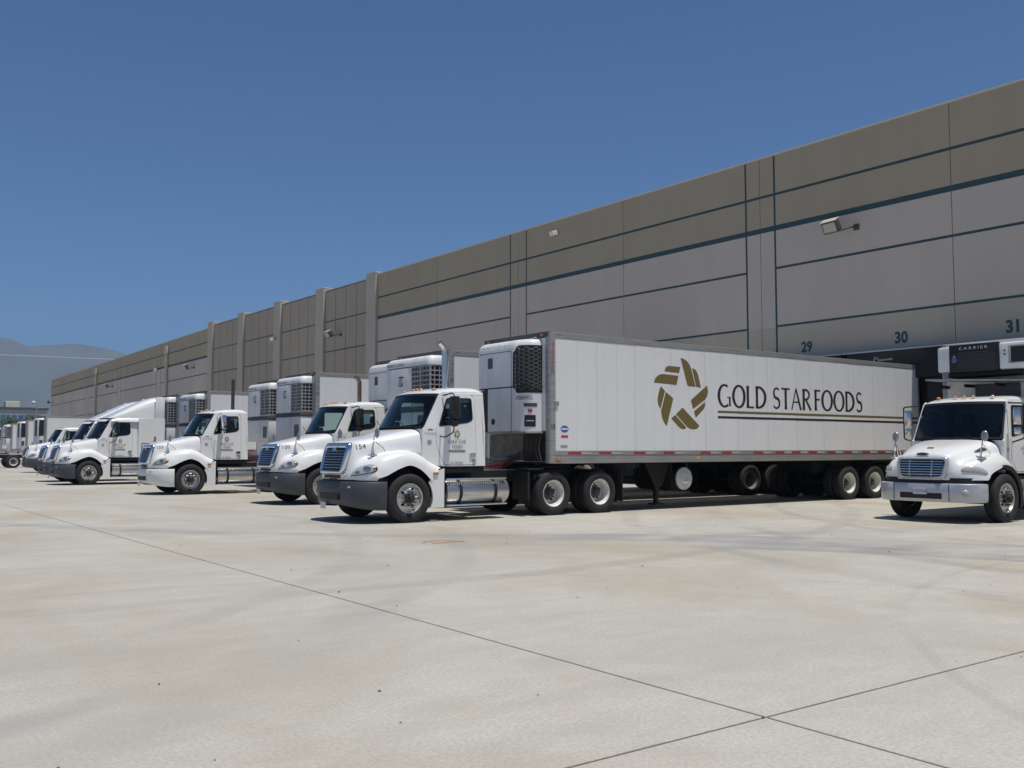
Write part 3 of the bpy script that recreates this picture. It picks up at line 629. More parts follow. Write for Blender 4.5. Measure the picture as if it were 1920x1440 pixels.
def tractor(label, X, Y, num, bump='bumper_grey', sleeper=False, stack='chrome', steer='steer', side_mirror='black', lens='lens_clear', ax=(3.55, 4.93), detail=True, tail=True):
    t = thing('semi_tractor', label, 'truck', (X, Y, 0), 'white semi tractors parked at the docks')
    pre = 'tr_'
    part('hood', lambda: HOODA.geo, 'paint', t, 40, key=pre+'hood')
    # fender skirts behind the front wheel
    for sg in (-1, 1):
        k = pre+str(sg)
        arc = [( -.15+.545*math.cos(R(a)), .49+.545*math.sin(R(a))) for a in range(-22, 41, 7)]
        part('fender_skirt', lambda: plate([(.67, 1.075), (.665, .28), (.60, .28)]+arc+[(.40, .93), (.5, 1.02)], (), .05, lambda u, v, d: (u, sg*(1.178-d), v)), 'paint', t, key=k+'skirt')
        part('marker_lamp', lambda: box(.40, .52, *sorted((sg*1.17, sg*1.205)), .955, 1.005, .01), 'amber', t, 40, key=k+'mk')
        part('wheel_well', lambda: J(plate([(.66*math.cos(R(a))-.15, .49+.66*math.sin(R(a))) for a in range(0, 181, 12)], (), .02, lambda u, v, d: (u, sg*(.62-d), v)), grid([[(.64*math.cos(R(a))-.15, sg*yy, .49+.64*math.sin(R(a))) for a in range(0, 181, 12)] for yy in (.62, 1.12)])), 'black', t, key=k+'well')
        # headlight
        ol = [(.62, 4.05), (.72, 5.0), (.95, 6.1), (1.35, 7.1), (1.9, 7.45), (2.35, 7.15), (2.45, 6.5), (2.25, 5.8), (1.85, 5.2), (1.4, 4.6), (1.0, 4.2)]
        ol = [(p.x, p.y) for p in closed_round(ol, .5, 3)]
        hl = part('headlight', lambda: HOODA.patch(ol, .022, sg, 10, .014), lens, t, 60, key=k+'hl'+lens)
        cu = sum(p[0] for p in ol)/len(ol); cv = sum(p[1] for p in ol)/len(ol)
        part('bezel', lambda: HOODA.patch([(cu+(p[0]-cu)*1.10, cv+(p[1]-cv)*1.08) for p in ol], .014, sg, 10), 'black_gloss', hl, 60, key=k+'bz')
        sm = [(1.72+.34*math.cos(R(a)), 6.25+.62*math.sin(R(a))) for a in range(0, 360, 30)]
        part('reflector', lambda: HOODA.patch(sm, .048, sg, 5, -.010), 'chrome_satin', hl, 60, key=k+'rf')
        sm2 = [(1.15+.22*math.cos(R(a)), 5.35+.42*math.sin(R(a))) for a in range(0, 360, 30)]
        part('reflector', lambda: HOODA.patch(sm2, .044, sg, 5, -.010), 'chrome_satin', hl, 60, key=k+'rf2')
        part('turn_lens', lambda: HOODA.patch([(2.12+.14*math.cos(R(a)), 6.95+.26*math.sin(R(a))) for a in range(0, 360, 30)], .046, sg, 4, .004), 'amber', hl, 60, key=k+'tl')
        fender_mirror(t, (-.77, .80, 1.375), k, sg)
    # grille
    gm = lambda u, v, d: (-1.335+.165*max(0, (v-.96)/.64)**1.5+.10*u*u-.012-d, u, v)
    outer = rpoly([(-.50, .985), (.50, .985), (.545, 1.50), (.50, 1.61), (-.50, 1.61), (-.545, 1.50)], .10, 5)
    inner = rpoly([(-.42, 1.05), (.42, 1.05), (.45, 1.42), (.44, 1.50), (-.44, 1.50), (-.45, 1.42)], .03, 5)
    gr = part('grille', lambda: ring(outer, inner, gm, [(0, -.055), (.02, .0), (.15, .022), (.5, .032), (.85, .022), (.98, .0), (1, -.02)]), 'chrome', t, 60, key=pre+'grs')
    part('grille_core', lambda: grid([[gm(-.465+.93*i/8, 1.02+.51*k/4, -.014) for i in range(9)] for k in range(5)]), 'black', gr, key=pre+'grc')
    for k in range(7): 
        zz = 1.105+.056*k
        part('grille_bar', lambda: grid([[gm(-.445+.89*i/8, zz+dz, dd) for i in range(9)] for dz, dd in ((-.006, -.012), (-.005, .004), (.005, .004), (.006, -.012))]), 'chrome_satin', gr, key=pre+'grb'+str(k))
    part('emblem', lambda: plate(circ(.075, 20, (0, 1.475), 1, .38), (), .02, lambda u, v, d: gm(u, v, .035-d)), 'chrome_satin', gr, key=pre+'emb')
    part('grille_skirt', lambda: ring(rpoly([(-.47, .885), (.47, .885), (.50, .985), (-.50, .985)], .03, 4), rpoly([(-.36, .90), (.36, .90), (.38, .955), (-.38, .955)], .02, 4), lambda u, v, d: (-1.30+.10*u*u-d, u, v), [(0, -.05), (.05, .0), (.5, .012), (.95, .0), (1, -.015)]), 'paint', t, 50, key=pre+'gsk')
    part('lower_intake', lambda: grid([[(-1.302+.10*u*u, u, z) for u in [-.37+.0925*i for i in range(9)]] for z in (.898, .957)]), 'black', t, key=pre+'lin')
    # bumper
    plan = [Vector(p) for p in ((-.66, -1.165), (-.85, -1.15), (-1.04, -1.06), (-1.19, -.90), (-1.29, -.66), (-1.345, -.33), (-1.36, 0), (-1.345, .33), (-1.29, .66), (-1.19, .90), (-1.04, 1.06), (-.85, 1.15), (-.66, 1.165))]
    def bsec(off, z, zedge=0):
        out = []
        for i in range(0, (len(plan)-1)*3+1):
            p = crs(plan, i/3); r = p.length; e = min(1, abs(p.y)/1.165)
            out.append((p.x*(1-off/1.3), p.y*(1-off/1.3), z+zedge*(1-e**2)))
        return out
    bp = part('bumper', lambda: grid([bsec(.10, .835), bsec(.02, .832), bsec(.0, .80), bsec(-.005, .62), bsec(.005, .45, .03), bsec(.03, .31, .07), bsec(.07, .262, .10), bsec(.16, .258, .11)]), bump, t, 45, key=pre+'bmp'+bump)
    bx_ = lambda u: -1.372+.10*u*u
    part('bumper_intake', lambda: grid([[(bx_(u)-.006+e, u, z) for u in [-.42+.07*i for i in range(13)]] for z, e in ((.46, .03), (.468, 0), (.592, 0), (.60, .03))]), 'black', bp, key=pre+'bin')
    part('licence_plate', lambda: plate(rrect(.10, .34, .27, .40, .01), (), .006, lambda u, v, d: (-1.385+d, u, v)), 'plate_white', bp, key=pre+'lp')
    if detail:
        part('sticker', lambda: plate(rrect(-.03, .03, -.025, .025, .003), (), .004, lambda u, v, d: (-1.285+.62*.75*u*0+u*.5-d*.7, -.74-u*1.1, .735+v)), 'plate_white', bp, key=pre+'st1')
        part('sticker', lambda: plate([(-.03, .012), (.03, .012), (.03, .025), (-.03, .025)], (), .004, lambda u, v, d: (-1.287+u*.5-d*.7, -.741-u*1.1, .735+v)), 'sticker_red', bp, key=pre+'st2')
    part('bumper_gap', lambda: grid([bsec(.09, .80), bsec(.09, .90)]), 'black', t, key=pre+'bgp')
    # cab
    XB = 1.81
    so = [(.235, 1.16), (.235, 1.88), (.30, 1.95), (.68, 2.64), (.78, 2.685), (1.62, 2.70), (1.76, 2.68), (1.80, 2.60), (1.805, 1.12), (.73, 1.12), (.45, 1.16)]
    do = rpoly([(.555, 1.86), (.84, 2.61), (.92, 2.655), (1.50, 2.655), (1.575, 2.56), (1.58, 1.14), (.77, 1.14), (.63, 1.40), (.56, 1.60)], .07, 3)
    wi = rpoly([(.635, 1.955), (.86, 2.545), (1.475, 2.555), (1.485, 2.10), (1.36, 2.04)], .06, 3)
    cab(t, pre, so, do, wi, lambda s_: (.04+.26*s_*s_, .985*s_, 1.925-.005*s_*s_), lambda s_: (.47+.22*s_*s_, (.925)*s_, 2.66-.02*s_*s_), 2.80, XB)
    part('cowl', lambda: J(grid([[(.08+.20*s_*s_, .95*s_, 1.885-.10*abs(s_)**3) for s_ in [-1+i/6 for i in range(13)]], [(.12+.22*s_*s_, .97*s_, 1.915-.02*abs(s_)**3) for s_ in [-1+i/6 for i in range(13)]]])), 'black', t, key=pre+'cowl')
    part('bulkhead', lambda: box(.228, .27, -1.012, 1.012, 1.14, 1.90), 'paint', t, key=pre+'blk')
    for s_ in (-.62, -.16, 0, .16, .62):
        part('roof_marker', lambda: lathe([(0, .036), (.028, .03), (.046, .01), (.05, 0)], 12, ax='z'), 'amber', t, 50, key='amb', loc=(.70+.12*s_*s_, s_, 2.765-.03*abs(s_)))
    part('wiper', lambda: J(tube([(.10, -.5, 1.94), (.155, -.12, 2.12)], .008, 5), tube([(.10, .45, 1.94), (.155, .83, 2.10)], .008, 5)), 'black', t, key=pre+'wip')
    part('antenna', lambda: J(cyl((.95, -.80, 2.72), (.95, -.80, 2.80), .02, 8), tube([(.95, -.80, 2.8), (1.0, -.80, 3.35)], .006, 5)), 'plate_white', t, key=pre+'ant')
    for sg in (-1, 1):
        k = pre+str(sg); yy = 1.24
        mm = part('side_mirror', lambda: J(box(.82, .95, *sorted((sg*1.10, sg*1.34)), 2.12, 2.58, .03), box(.82, .94, *sorted((sg*1.12, sg*1.32)), 1.95, 2.10, .04)), 'black' if side_mirror == 'black' else 'chrome', t, 40, key=k+'sm'+side_mirror)
        part('mirror_face', lambda: box(.952, .956, *sorted((sg*1.12, sg*1.32)), 2.15, 2.55), 'chrome', mm, key=k+'smf')
        part('mirror_arm', lambda: J(tube(arcpath([(.76, sg*.96, 2.60), (.87, sg*1.22, 2.66), (.88, sg*1.22, 2.35)], .08), .014, 6), tube(arcpath([(.66, sg*1.02, 1.75), (.68, sg*1.16, 1.72), (.87, sg*1.22, 1.83), (.88, sg*1.22, 2.1)], .06), .014, 6)), 'black' if side_mirror == 'black' else 'chrome_satin', mm, 40, key=k+'sma'+side_mirror)
    # door marks
    fd = lambda u, v, d=0: (1.08+u, -sidefix(1.02, 1.6)-.0085-d, v)
    part('door_emblem', lambda: star(lambda u, v: fd(u, 1.80+v), .155, .17), 'gold', t, key=pre+'dst')
    part('door_lettering', lambda: J(letters('GOLD STAR', .44, .075, lambda u, v, d: fd(u-.22, 1.60+v, d)), letters('FOODS', .26, .075, lambda u, v, d: fd(u-.12, 1.49+v, d))), 'ink_grey', t, key=pre+'dlt')
    part('door_stripe', lambda: J(*[plate([(-.21, z), (.21, z), (.21, z+.016), (-.21, z+.016)], (), 0, lambda u, v, d: fd(u, v)) for z in (1.445, 1.415)]), 'gold', t, key=pre+'dsp')
    part('door_number', lambda: flat(text('CA 90560', .055, 1.0), lambda u, v: fd(u-.02, 1.19+v)), 'ink_grey', t, key=pre+'dca')
    part('door_decal', lambda: plate(rrect(1.47, 1.55, 1.16, 1.26, .005), (), .002, lambda u, v, d: (u, -1.0285+d, v)), 'sticker_grey', t, key=pre+'dc2')
    part('cowl_decal', lambda: J(plate(circ(.055, 16, (.40, 1.62)), (), 0, lambda u, v, d: (u, -1.023, v)), flat(text('K 45 6236', .045), lambda u, v: (.42+u, -1.023, 1.80+v))), 'sticker_grey', t, key=pre+'cd')
    part('cowl_decal', lambda: plate(rrect(.36, .48, 1.87, 1.895, .003), (), 0, lambda u, v, d: (u, -1.023, v)), 'sticker_red', t, key=pre+'cdr')
    if num:
        part('hood_number', HOODA.drop(text(num, .10, 1.0, 1.05, .01), (-.96, -2, 1.53), (.98, 0, .14), (0, 0, 1), (0, 1, 0)), 'ink_soft', t, label='black fleet number '+num)
    # chassis
    L = ax[1]+.75
    part('frame_rail', lambda: J(*[box(-.95, L, s*.43-.045, s*.43+.045, .74, 1.0) for s in (-1, 1)], *[box(x, x+.12, -.385, .385, .78, .96) for x in (-.8, 1.2, 2.5, L-.2)]), 'frame_black', t, key=pre+'fr%.2f' % L)
    part('cab_sill', lambda: box(.50, XB+(1.05 if sleeper else 0), -.96, .96, .98, 1.115), 'black', t, key=pre+'sill'+str(sleeper))
    part('engine_block', lambda: box(-.8, .55, -.38, .38, .50, 1.45, .05), 'frame_black', t, key=pre+'eng')
    x1 = 2.35 if not sleeper else 2.75
    for sg in (-1, 1):
        k = pre+str(sg)+str(sleeper)
        tk = part('fuel_tank', lambda: lathe([(0, .74), (.22, .745), (.262, .765), (.272, .80), (.272, x1-.06), (.262, x1-.025), (.22, x1-.005), (0, x1)], 36, (0, sg*.92, .585), 'x'), 'aluminium', t, 40, key=k+'tank')
        for xx in (1.08, x1-.38):
            part('tank_strap', lambda: lathe([(.274, -.035), (.283, -.035), (.283, .035), (.274, .035)], 36, (0, 0, 0), 'x'), 'frame_black', tk, 40, key='strap', loc=(xx, sg*.92, .585))
        st = part('tank_step', lambda: J(box(.72, x1-.10, *sorted((sg*1.10, sg*1.19)), .845, .875, .006), box(.72, x1-.10, *sorted((sg*.90, sg*1.21)), .30, .335, .006)), 'chrome_satin', t, 40, key=k+'step')
        part('step_teeth', lambda: J(*[box(.80+i*.055, .825+i*.055, *sorted((sg*1.17, sg*1.196)), .735, .80) for i in range(int((x1-1.05)/.055))]), 'chrome_satin', st, key=k+'teeth')
        part('quarter_fender', lambda: J(box(ax[0]-.72, ax[0]-.66, *sorted((sg*.62, sg*1.18)), .36, .98), box(ax[0]-.71, ax[0]-.30, *sorted((sg*.62, sg*1.18)), 1.02, 1.05)), 'black', t, key=k+'qf%.2f' % ax[0])
        part('mud_flap', lambda: box(L-.05, L-.03, *sorted((sg*.60, sg*1.20)), .25, 1.0), 'rubber', t, key=k+'mf%.2f' % L)
        wheel(t, (-.15, sg*1.06, .49), steer, 0 if sg < 0 else math.pi)
        for xx in ax: wheel(t, (xx, sg*1.08, .49), 'dual', 0 if sg < 0 else math.pi)
    for xx in (-.15,)+tuple(ax): part('axle', lambda: cyl((0, -1.0, 0), (0, 1.0, 0), .075, 12), 'frame_black', t, 40, key='axle', loc=(xx, 0, .49))
    part('fifth_wheel', lambda: box(ax[0]+.2, ax[1]-.2, -.45, .45, 1.03, 1.11, .03), 'frame_black', t, key=pre+'fw%.2f' % ax[0])
    part('deck_plate', lambda: box(XB+.05, ax[0]-.5, -.42, .42, 1.002, 1.02), 'aluminium', t, key=pre+'dk')
    # exhaust stack on the far side
    xs = (XB if not sleeper else 2.9)+.14
    if stack:
        ms = {'chrome': 'chrome_satin', 'brown': 'stack_brown', 'black': 'stack_black'}[stack]; ys = .86
        top = {'chrome': 3.95, 'brown': 3.62, 'black': 3.92}[stack]
        tip = [(xs, ys, top-.35), (xs, ys, top-.12), (xs-.14, ys, top)] if stack != 'black' else [(xs, ys, top-.35), (xs, ys, top)]
        part('exhaust_stack', lambda: J(cyl((xs, ys, 1.1), (xs, ys, 2.5), .095, 16), tube(arcpath([(xs, ys, 2.5)]+tip, .2, 6), .062, 14)), ms, t, 40, key=pre+'stk'+stack+str(sleeper))
    # coiled air lines
    if detail:
        for nm, m, dy, zz in (('air_hose', 'hose_red', -.25, 1.10), ('air_hose', 'hose_blue', -.08, 1.16), ('power_cable', 'hub_dark', -.4, 1.2)):
            part(nm, lambda: tube([(XB+.06+i*.0068, dy+.065*math.cos(i*.62), zz+.06*math.sin(i*.62)+.16*((i/200-.5)**2*4)) for i in range(0, 200)], .0125, 5), m, t, 60, key=pre+nm+m+str(sleeper))
    if sleeper:
        XS = 2.88
        part('sleeper_body', lambda: J(plate([(XB-.01, 1.12), (XS, 1.12), (XS, 2.74), (XB-.01, 2.74)], (), .04, lambda u, v, d: (u, -(1.05-d), v)), plate([(XB-.01, 1.12), (XS, 1.12), (XS, 2.74), (XB-.01, 2.74)], (), .04, lambda u, v, d: (u, 1.05-d, v)), box(XS-.04, XS-.001, -1.005, 1.005, 1.12, 2.74), box(XB, XS-.045, -1.005, 1.005, 1.1, 1.14)), 'paint', t, key='slp_b')
        def fairing():
            prof = [(.62, 2.74, 2.76), (.80, 2.74, 2.84), (1.1, 2.74, 3.0), (1.5, 2.74, 3.2), (1.9, 2.74, 3.40), (2.25, 2.74, 3.56), (2.5, 2.74, 3.64), (2.86, 2.74, 3.70)]
            rows = []
            for x, z0, z1 in prof:
                hw = .95 if x > 1 else .86+.09*(x-.5)/.5; h = z1-z0
                rows.append([(x, hw, z0), (x, hw, z0+h*.55), (x, hw-.03, z0+h*.8), (x, hw-.12, z0+h*.95), (x, hw-.3, z1), (x, 0, z1+.02), (x, -hw+.3, z1), (x, -hw+.12, z0+h*.95), (x, -hw+.03, z0+h*.8), (x, -hw, z0+h*.55), (x, -hw, z0)])
            return grid(rows)
        fr_ = part('roof_fairing', fairing, 'paint', t, 50, key='slp_f')
        for s_ in (-1, 1): part('fairing_side', lambda: box(2.48, 2.87, *sorted((s_*.95, s_*1.02)), 2.62, 3.66, .02), 'paint_dull', fr_, 40, key='slp_fs%d' % s_)
        part('raised_roof', lambda: grid([[(x, s_*1.03, 2.60+dz*(1-abs(s_)**8)**.5) for s_ in (-1, -.98, -.93, -.8, -.4, 0, .4, .8, .93, .98, 1)] for x, dz in ((.72, .10), (.85, .17), (1.05, .22), (1.4, .24), (2.0, .22), (2.5, .18), (2.87, .16))]), 'paint', t, 50, key='slp_r')
        part('luggage_door', lambda: plate(rrect(1.95, 2.62, 1.20, 1.68, .05), (), .012, lambda u, v, d: (u, -1.062+d, v)), 'paint', t, key='slp_l')
        part('luggage_seal', lambda: plate(rrect(1.93, 2.64, 1.18, 1.70, .05), [rrect(1.955, 2.615, 1.205, 1.675, .045)], .006, lambda u, v, d: (u, -1.065+d, v)), 'black', t, key='slp_ls')
        part('sun_visor', lambda: grid([[(.42+.2*s_*s_-.12*q, .95*s_, 2.68-.07*q) for s_ in [-1+i/6 for i in range(13)]] for q in (0, 1)]), 'paint', t, 50, key='slp_v')
    return t
# ------------------------------------------------------------------ refrigerated trailers
TW = 2.6
def unit_hex(t, H):
    """rounded unit with a black honeycomb corner"""
    z0, z1 = 1.88, H-.14
    def plan(ins=0.):
        c = [(.0, 2.17-ins*.3), (-.32+ins*.5, 2.17-ins), (-.46+ins, 2.10-ins), (-.49+ins, 1.98-ins*.5), (-.49+ins, .76), (-.47+ins, .62+ins*.3), (-.40+ins*.8, .45+ins*.5), (-.28+ins*.6, .31+ins*.7), (-.12, .25+ins*.8), (.0, .24+ins*.8)]
        return [Vector(p) for p in c]
    def sec(z, ins=0.):
        P = plan(ins); return [(p.x, p.y, z) for p in [crs(P, i/3) for i in range((len(P)-1)*3+1)]]
    u = part('cooling_unit', lambda: J(grid([sec(2.90), sec(z1-.22), sec(z1-.12, .015), sec(z1-.05, .05), sec(z1-.01, .11), sec(z1, .17)]), grid([sec(z1, .17), [(0, p[1], z1+.005) for p in sec(z1, .17)]])), 'unit_white', t, 50, key='uh%.2f' % H)
    part('lower_cover', lambda: grid([[(p[0], min(p[1], 1.72), p[2]) for p in sec(z)] for z in (z0, 2.87)]), 'unit_white', u, 50, key='uhl')
    part('base_tray', lambda: box(-.50, 0, .22, 1.98, z0-.05, z0-.005, .01), 'rail', u, key='uhb')
    part('side_gap', lambda: J(box(-.40, 0, 1.7, 2.12, z0, 2.86), box(-.47, -.0, .3, 2.1, 2.872, 2.898)), 'black', u, key='uhg')
    part('lower_gap', lambda: box(-.02, 0, .16, .95, 1.2, z0), 'black', u, key='uhh')
    part('lower_panel', lambda: box(-.035, -.002, .96, 2.30, 1.22, z0-.06, .01), 'panel_dirty', u, key='uhq')
    part('hoses', lambda: J(*[tube(arcpath([(-.06, .25+.09*i, 1.80), (-.10-.03*(i % 2), .30+.07*i, 1.5), (-.08, .22+.12*i, 1.22)], .1), .016, 6) for i in range(6)]), 'hub_dark', u, 40, key='uho', kind='stuff')
    part('seam', lambda: J(box(-.4935, -.45, .785, .80, z0, 3.70), box(-.4935, -.45, .80, 2.05, 3.70, 3.715)), 'black', u, key='uhs')
    P = plan(); zz0, zz1 = 2.74, H-.29
    def hx(s_, z, off): # s_ along the corner from plan index 4.05 to 9
        i = 4.05+s_*4.7; p = crs(P, i); q = crs(P, min(i+.05, 9)); d = (q-p).normalized(); n = Vector((d.y, -d.x)); n = n if n.dot(Vector((-1, -1))) > 0 else -n
        return (p.x+n.x*off, p.y+n.y*off, z)
    def panel():
        rows = []
        for k in range(13):
            s_ = k/12; top = zz1-.16*max(0, 1-s_*3)**2; bot = zz0+.13*max(0, 1-s_*4)**2
            rows.append([hx(s_, bot+(top-bot)*j/6, .006) for j in range(7)])
        return grid(rows)
    hp = part('side_grille', panel, 'black', u, 60, key='uhp%.2f' % H)
    def combs():
        out = []; nrow = 10; dz = (zz1-zz0-.16)/nrow
        for c in range(7):
            for r in range(nrow):
                s0 = .11+c*.128; zc = zz0+.12+r*dz+(dz/2 if c % 2 else 0)
                if zc > zz1-.06-(.1 if c < 1 else 0): continue
                o = [hx(s0+.082*math.cos(R(a)), zc+dz*.56*math.sin(R(a)), .010) for a in range(0, 360, 60)]
                o2 = [hx(s0+.066*math.cos(R(a)), zc+dz*.42*math.sin(R(a)), .022) for a in range(0, 360, 60)]
                i2 = [hx(s0+.052*math.cos(R(a)), zc+dz*.34*math.sin(R(a)), .008) for a in range(0, 360, 60)]
                out.append(grid([o, o2, i2], True))
        return J(*out)
    part('honeycomb', combs, 'comb', hp, key='uhc%.2f' % H, kind='stuff')
    fx = lambda x: (lambda a, b: (x, -a, b))
    part('maker_lettering', lambda: flat(text('THERMO KING', .085, 1.15), lambda a, b: (-.4785, 1.50-a, H-.295+b)), 'ink', u, key='uht%.2f' % H)
    part('unit_window', lambda: box(-.496, -.47, 1.52, 1.72, 3.35, 3.60, .004), 'sticker_dark', u, key='uhw')
    part('exhaust_port', lambda: cyl((-.497, 1.50, 2.11), (-.45, 1.50, 2.11), .075, 16), 'black', u, key='uhe')
    def on(s_, z, off=.006): return hx(s_, z, off)
    part('serial_number', lambda: flat(text('870069352', .085, .92), lambda a, b: on(.42+a*.95, 2.63+b)), 'ink', u, key='uhn')
    part('vent_slot', lambda: grid([[on(.42+.36*i/6, z) for i in range(7)] for z in (2.43, 2.51)]), 'sticker_dark', u, key='uhv')
    part('decal', lambda: grid([[on(.53+.12*i/4, z) for i in range(5)] for z in (2.30, 2.375)]), 'sticker_red', u, key='uhd')
    part('control_window', lambda: grid([[on(.44+.30*i/6, z) for i in range(7)] for z in (1.98, 2.24)]), 'black_gloss', u, key='uhk')
    part('lock_bar', lambda: grid([[on(.49+.2*i/6, z, .012) for i in range(7)] for z in (2.10, 2.125)]), 'chrome_satin', u, key='uhm')
    part('roof_hose', lambda: tube([(-.1-.03*math.sin(i), .35+i*.05, z1+.02+.015*math.sin(i*1.7)) for i in range(8)], .018, 6), 'rail', u, 50, key='uhr%.2f' % H)
def unit_box(t, H, lower=True, logo=True):
    """older square unit: rounded white cap, louvred right half, doors below"""
    z1 = H-.12; zc = z1-.25; zg = z1-1.28
    def secs(z, ins):
        P = [Vector(p) for p in ((0, 2.40-ins*.4), (-.30, 2.40-ins), (-.42+ins*.8, 2.34-ins), (-.45+ins, 2.2-ins), (-.45+ins, .95), (-.45+ins, .4+ins), (-.42+ins*.8, .26+ins), (-.30, .20+ins), (0, .20+ins*.4))]
        return [(p.x, p.y, z) for p in [crs(P, i/3) for i in range((len(P)-1)*3+1)]]
    u = part('cooling_unit', lambda: J(grid([secs(zc, -.015), secs(zc+.08, -.015), secs(z1-.08, .01), secs(z1-.02, .06), secs(z1, .14)]), grid([secs(z1, .14), [(0, p[1], z1+.004) for p in secs(z1, .14)]])), 'unit_white', t, 50, key='ub%.2f' % H)
    part('upper_cover', lambda: J(box(-.44, 0, 1.10, 2.38, zg, zc-.012, .02), box(-.40, 0, .24, 1.09, zg-.001, zg+.05)), 'unit_white', u, 40, key='ubu%.2f' % H)
    g = part('louvre_recess', lambda: box(-.34, 0, .24, 1.098, zg+.05, zc-.014), 'black', u, key='ubr%.2f' % H)
    nr = 8
    def bars():
        o = []; hh = zc-.02-zg-.05
        for k in range(nr+1):
            z = zg+.06+hh*.985*k/nr; o.append(box(-.425, -.36, .225, 1.097, z-.016, z+.016))
        for y in (.232, .385, .54, .665, .80, .95, 1.085): 
            wv = .035 if abs(y-.665) < .01 else .011
            o.append(box(-.432, -.37, y-wv, y+wv, zg+.05, zc-.016))
        return J(*o)
    part('louvre', bars, 'louvre_grey', g, key='ubl%.2f' % H)
    def sbars():
        o = []; hh = zc-.02-zg-.05
        for k in range(nr+1):
            z = zg+.06+hh*.985*k/nr; o.append(box(-.42, -.01, .205, .232, z-.016, z+.016))
        for x in (-.425, -.29, -.15, -.015): o.append(box(x-.011, x+.011, .20, .23, zg+.05, zc-.016))
        return J(*o)
    part('louvre', sbars, 'louvre_grey', g, key='ubq%.2f' % H)
    part('shelf', lambda: box(-.47, 0, .20, 2.42, zg-.13, zg-.012, .015), 'grime', u, key='ubs%.2f' % H)
    zl = 1.75
    part('lower_door', lambda: box(-.44, 0, 1.06, 2.40, zl, zg-.14, .02), 'unit_white', u, 40, key='ubd%.2f' % H)
    part('lower_door', lambda: box(-.44, 0, .22, 1.04, zl, zg-.14, .02), 'unit_white', u, 40, key='ube%.2f' % H)
    part('control_window', lambda: box(-.447, -.42, .38, .78, zl+.14, zl+.58, .01), 'sticker_dark', u, key='ubw')
    part('maker_lettering', lambda: flat(text('THERMO KING', .085, 1.15), lambda a, b: (-.4685, 1.90-a, zc+.075+b)), 'ink', u, key='ubt%.2f' % H)
    if logo:
        part('emblem', lambda: J(*[plate(rrect(a, b, c, d, .005), (), .004, lambda p, q, e: (-.4445+e, 1.62-p, z1-.62+q)) for a, b, c, d in ((-.12, .12, .10, .14), (-.02, .02, -.12, .10), (-.12, -.09, -.12, .08), (.06, .09, -.12, -.02), (-.07, .05, -.12, -.09))]), 'ink', u, key='ubm%.2f' % H, kind='stuff')
def unit_smooth(t, H):
    """newer smooth unit with one big rounded black screen"""
    z1 = H-.16
    def secs(z, ins):
        P = [Vector(p) for p in ((0, 2.3-ins*.4), (-.3, 2.3-ins), (-.46+ins, 2.15-ins), (-.48+ins, 1.9), (-.48+ins, .8), (-.46+ins, .5+ins), (-.36+ins, .3+ins), (-.2, .24+ins), (0, .24+ins))]
        return [(p.x, p.y, z) for p in [crs(P, i/2) for i in range((len(P)-1)*2+1)]]
    u = part('cooling_unit', lambda: J(grid([secs(1.45, 0), secs(z1-.2, 0), secs(z1-.07, .03), secs(z1, .12)]), grid([secs(z1, .12), [(0, p[1], z1) for p in secs(z1, .12)]])), 'unit_white', t, 50, key='us%.2f' % H)
    part('screen', lambda: plate(rrect(.60, 1.45, 2.45, z1-.14, .16), (), .02, lambda a, b, d: (-.495+d, a, b)), 'black', u, key='usp%.2f' % H)
    part('screen', lambda: grid([[(x, .243+.16*max(0, -x-.2)**2*2.4-.012, z) for x in [-.40+.045*i for i in range(9)]] for z in (2.50, z1-.16)]), 'black', u, key='usq%.2f' % H)
    part('control_window', lambda: box(-.36, -.12, .20, .235, 1.75, 2.15), 'sticker_dark', u, key='usv')
    part('control_window', lambda: plate(rrect(.55, 1.0, 1.75, 2.15, .04), (), .01, lambda a, b, d: (-.487+d+.02, a, b)), 'sticker_dark', u, key='usw')
    part('seam', lambda: J(box(-.484, -.4, 1.40, 1.415, 1.5, z1-.2), box(-.484, -.4, 1.415, 2.1, 2.3, 2.312)), 'black', u, key='uss%.2f' % H)
mat('comb', (.10, .10, .10), .4); mat('sticker_dark', (.06, .06, .065), .4); mat('louvre_grey', (.42, .42, .42), .5, metal=.3, var=.3, vscale=6)
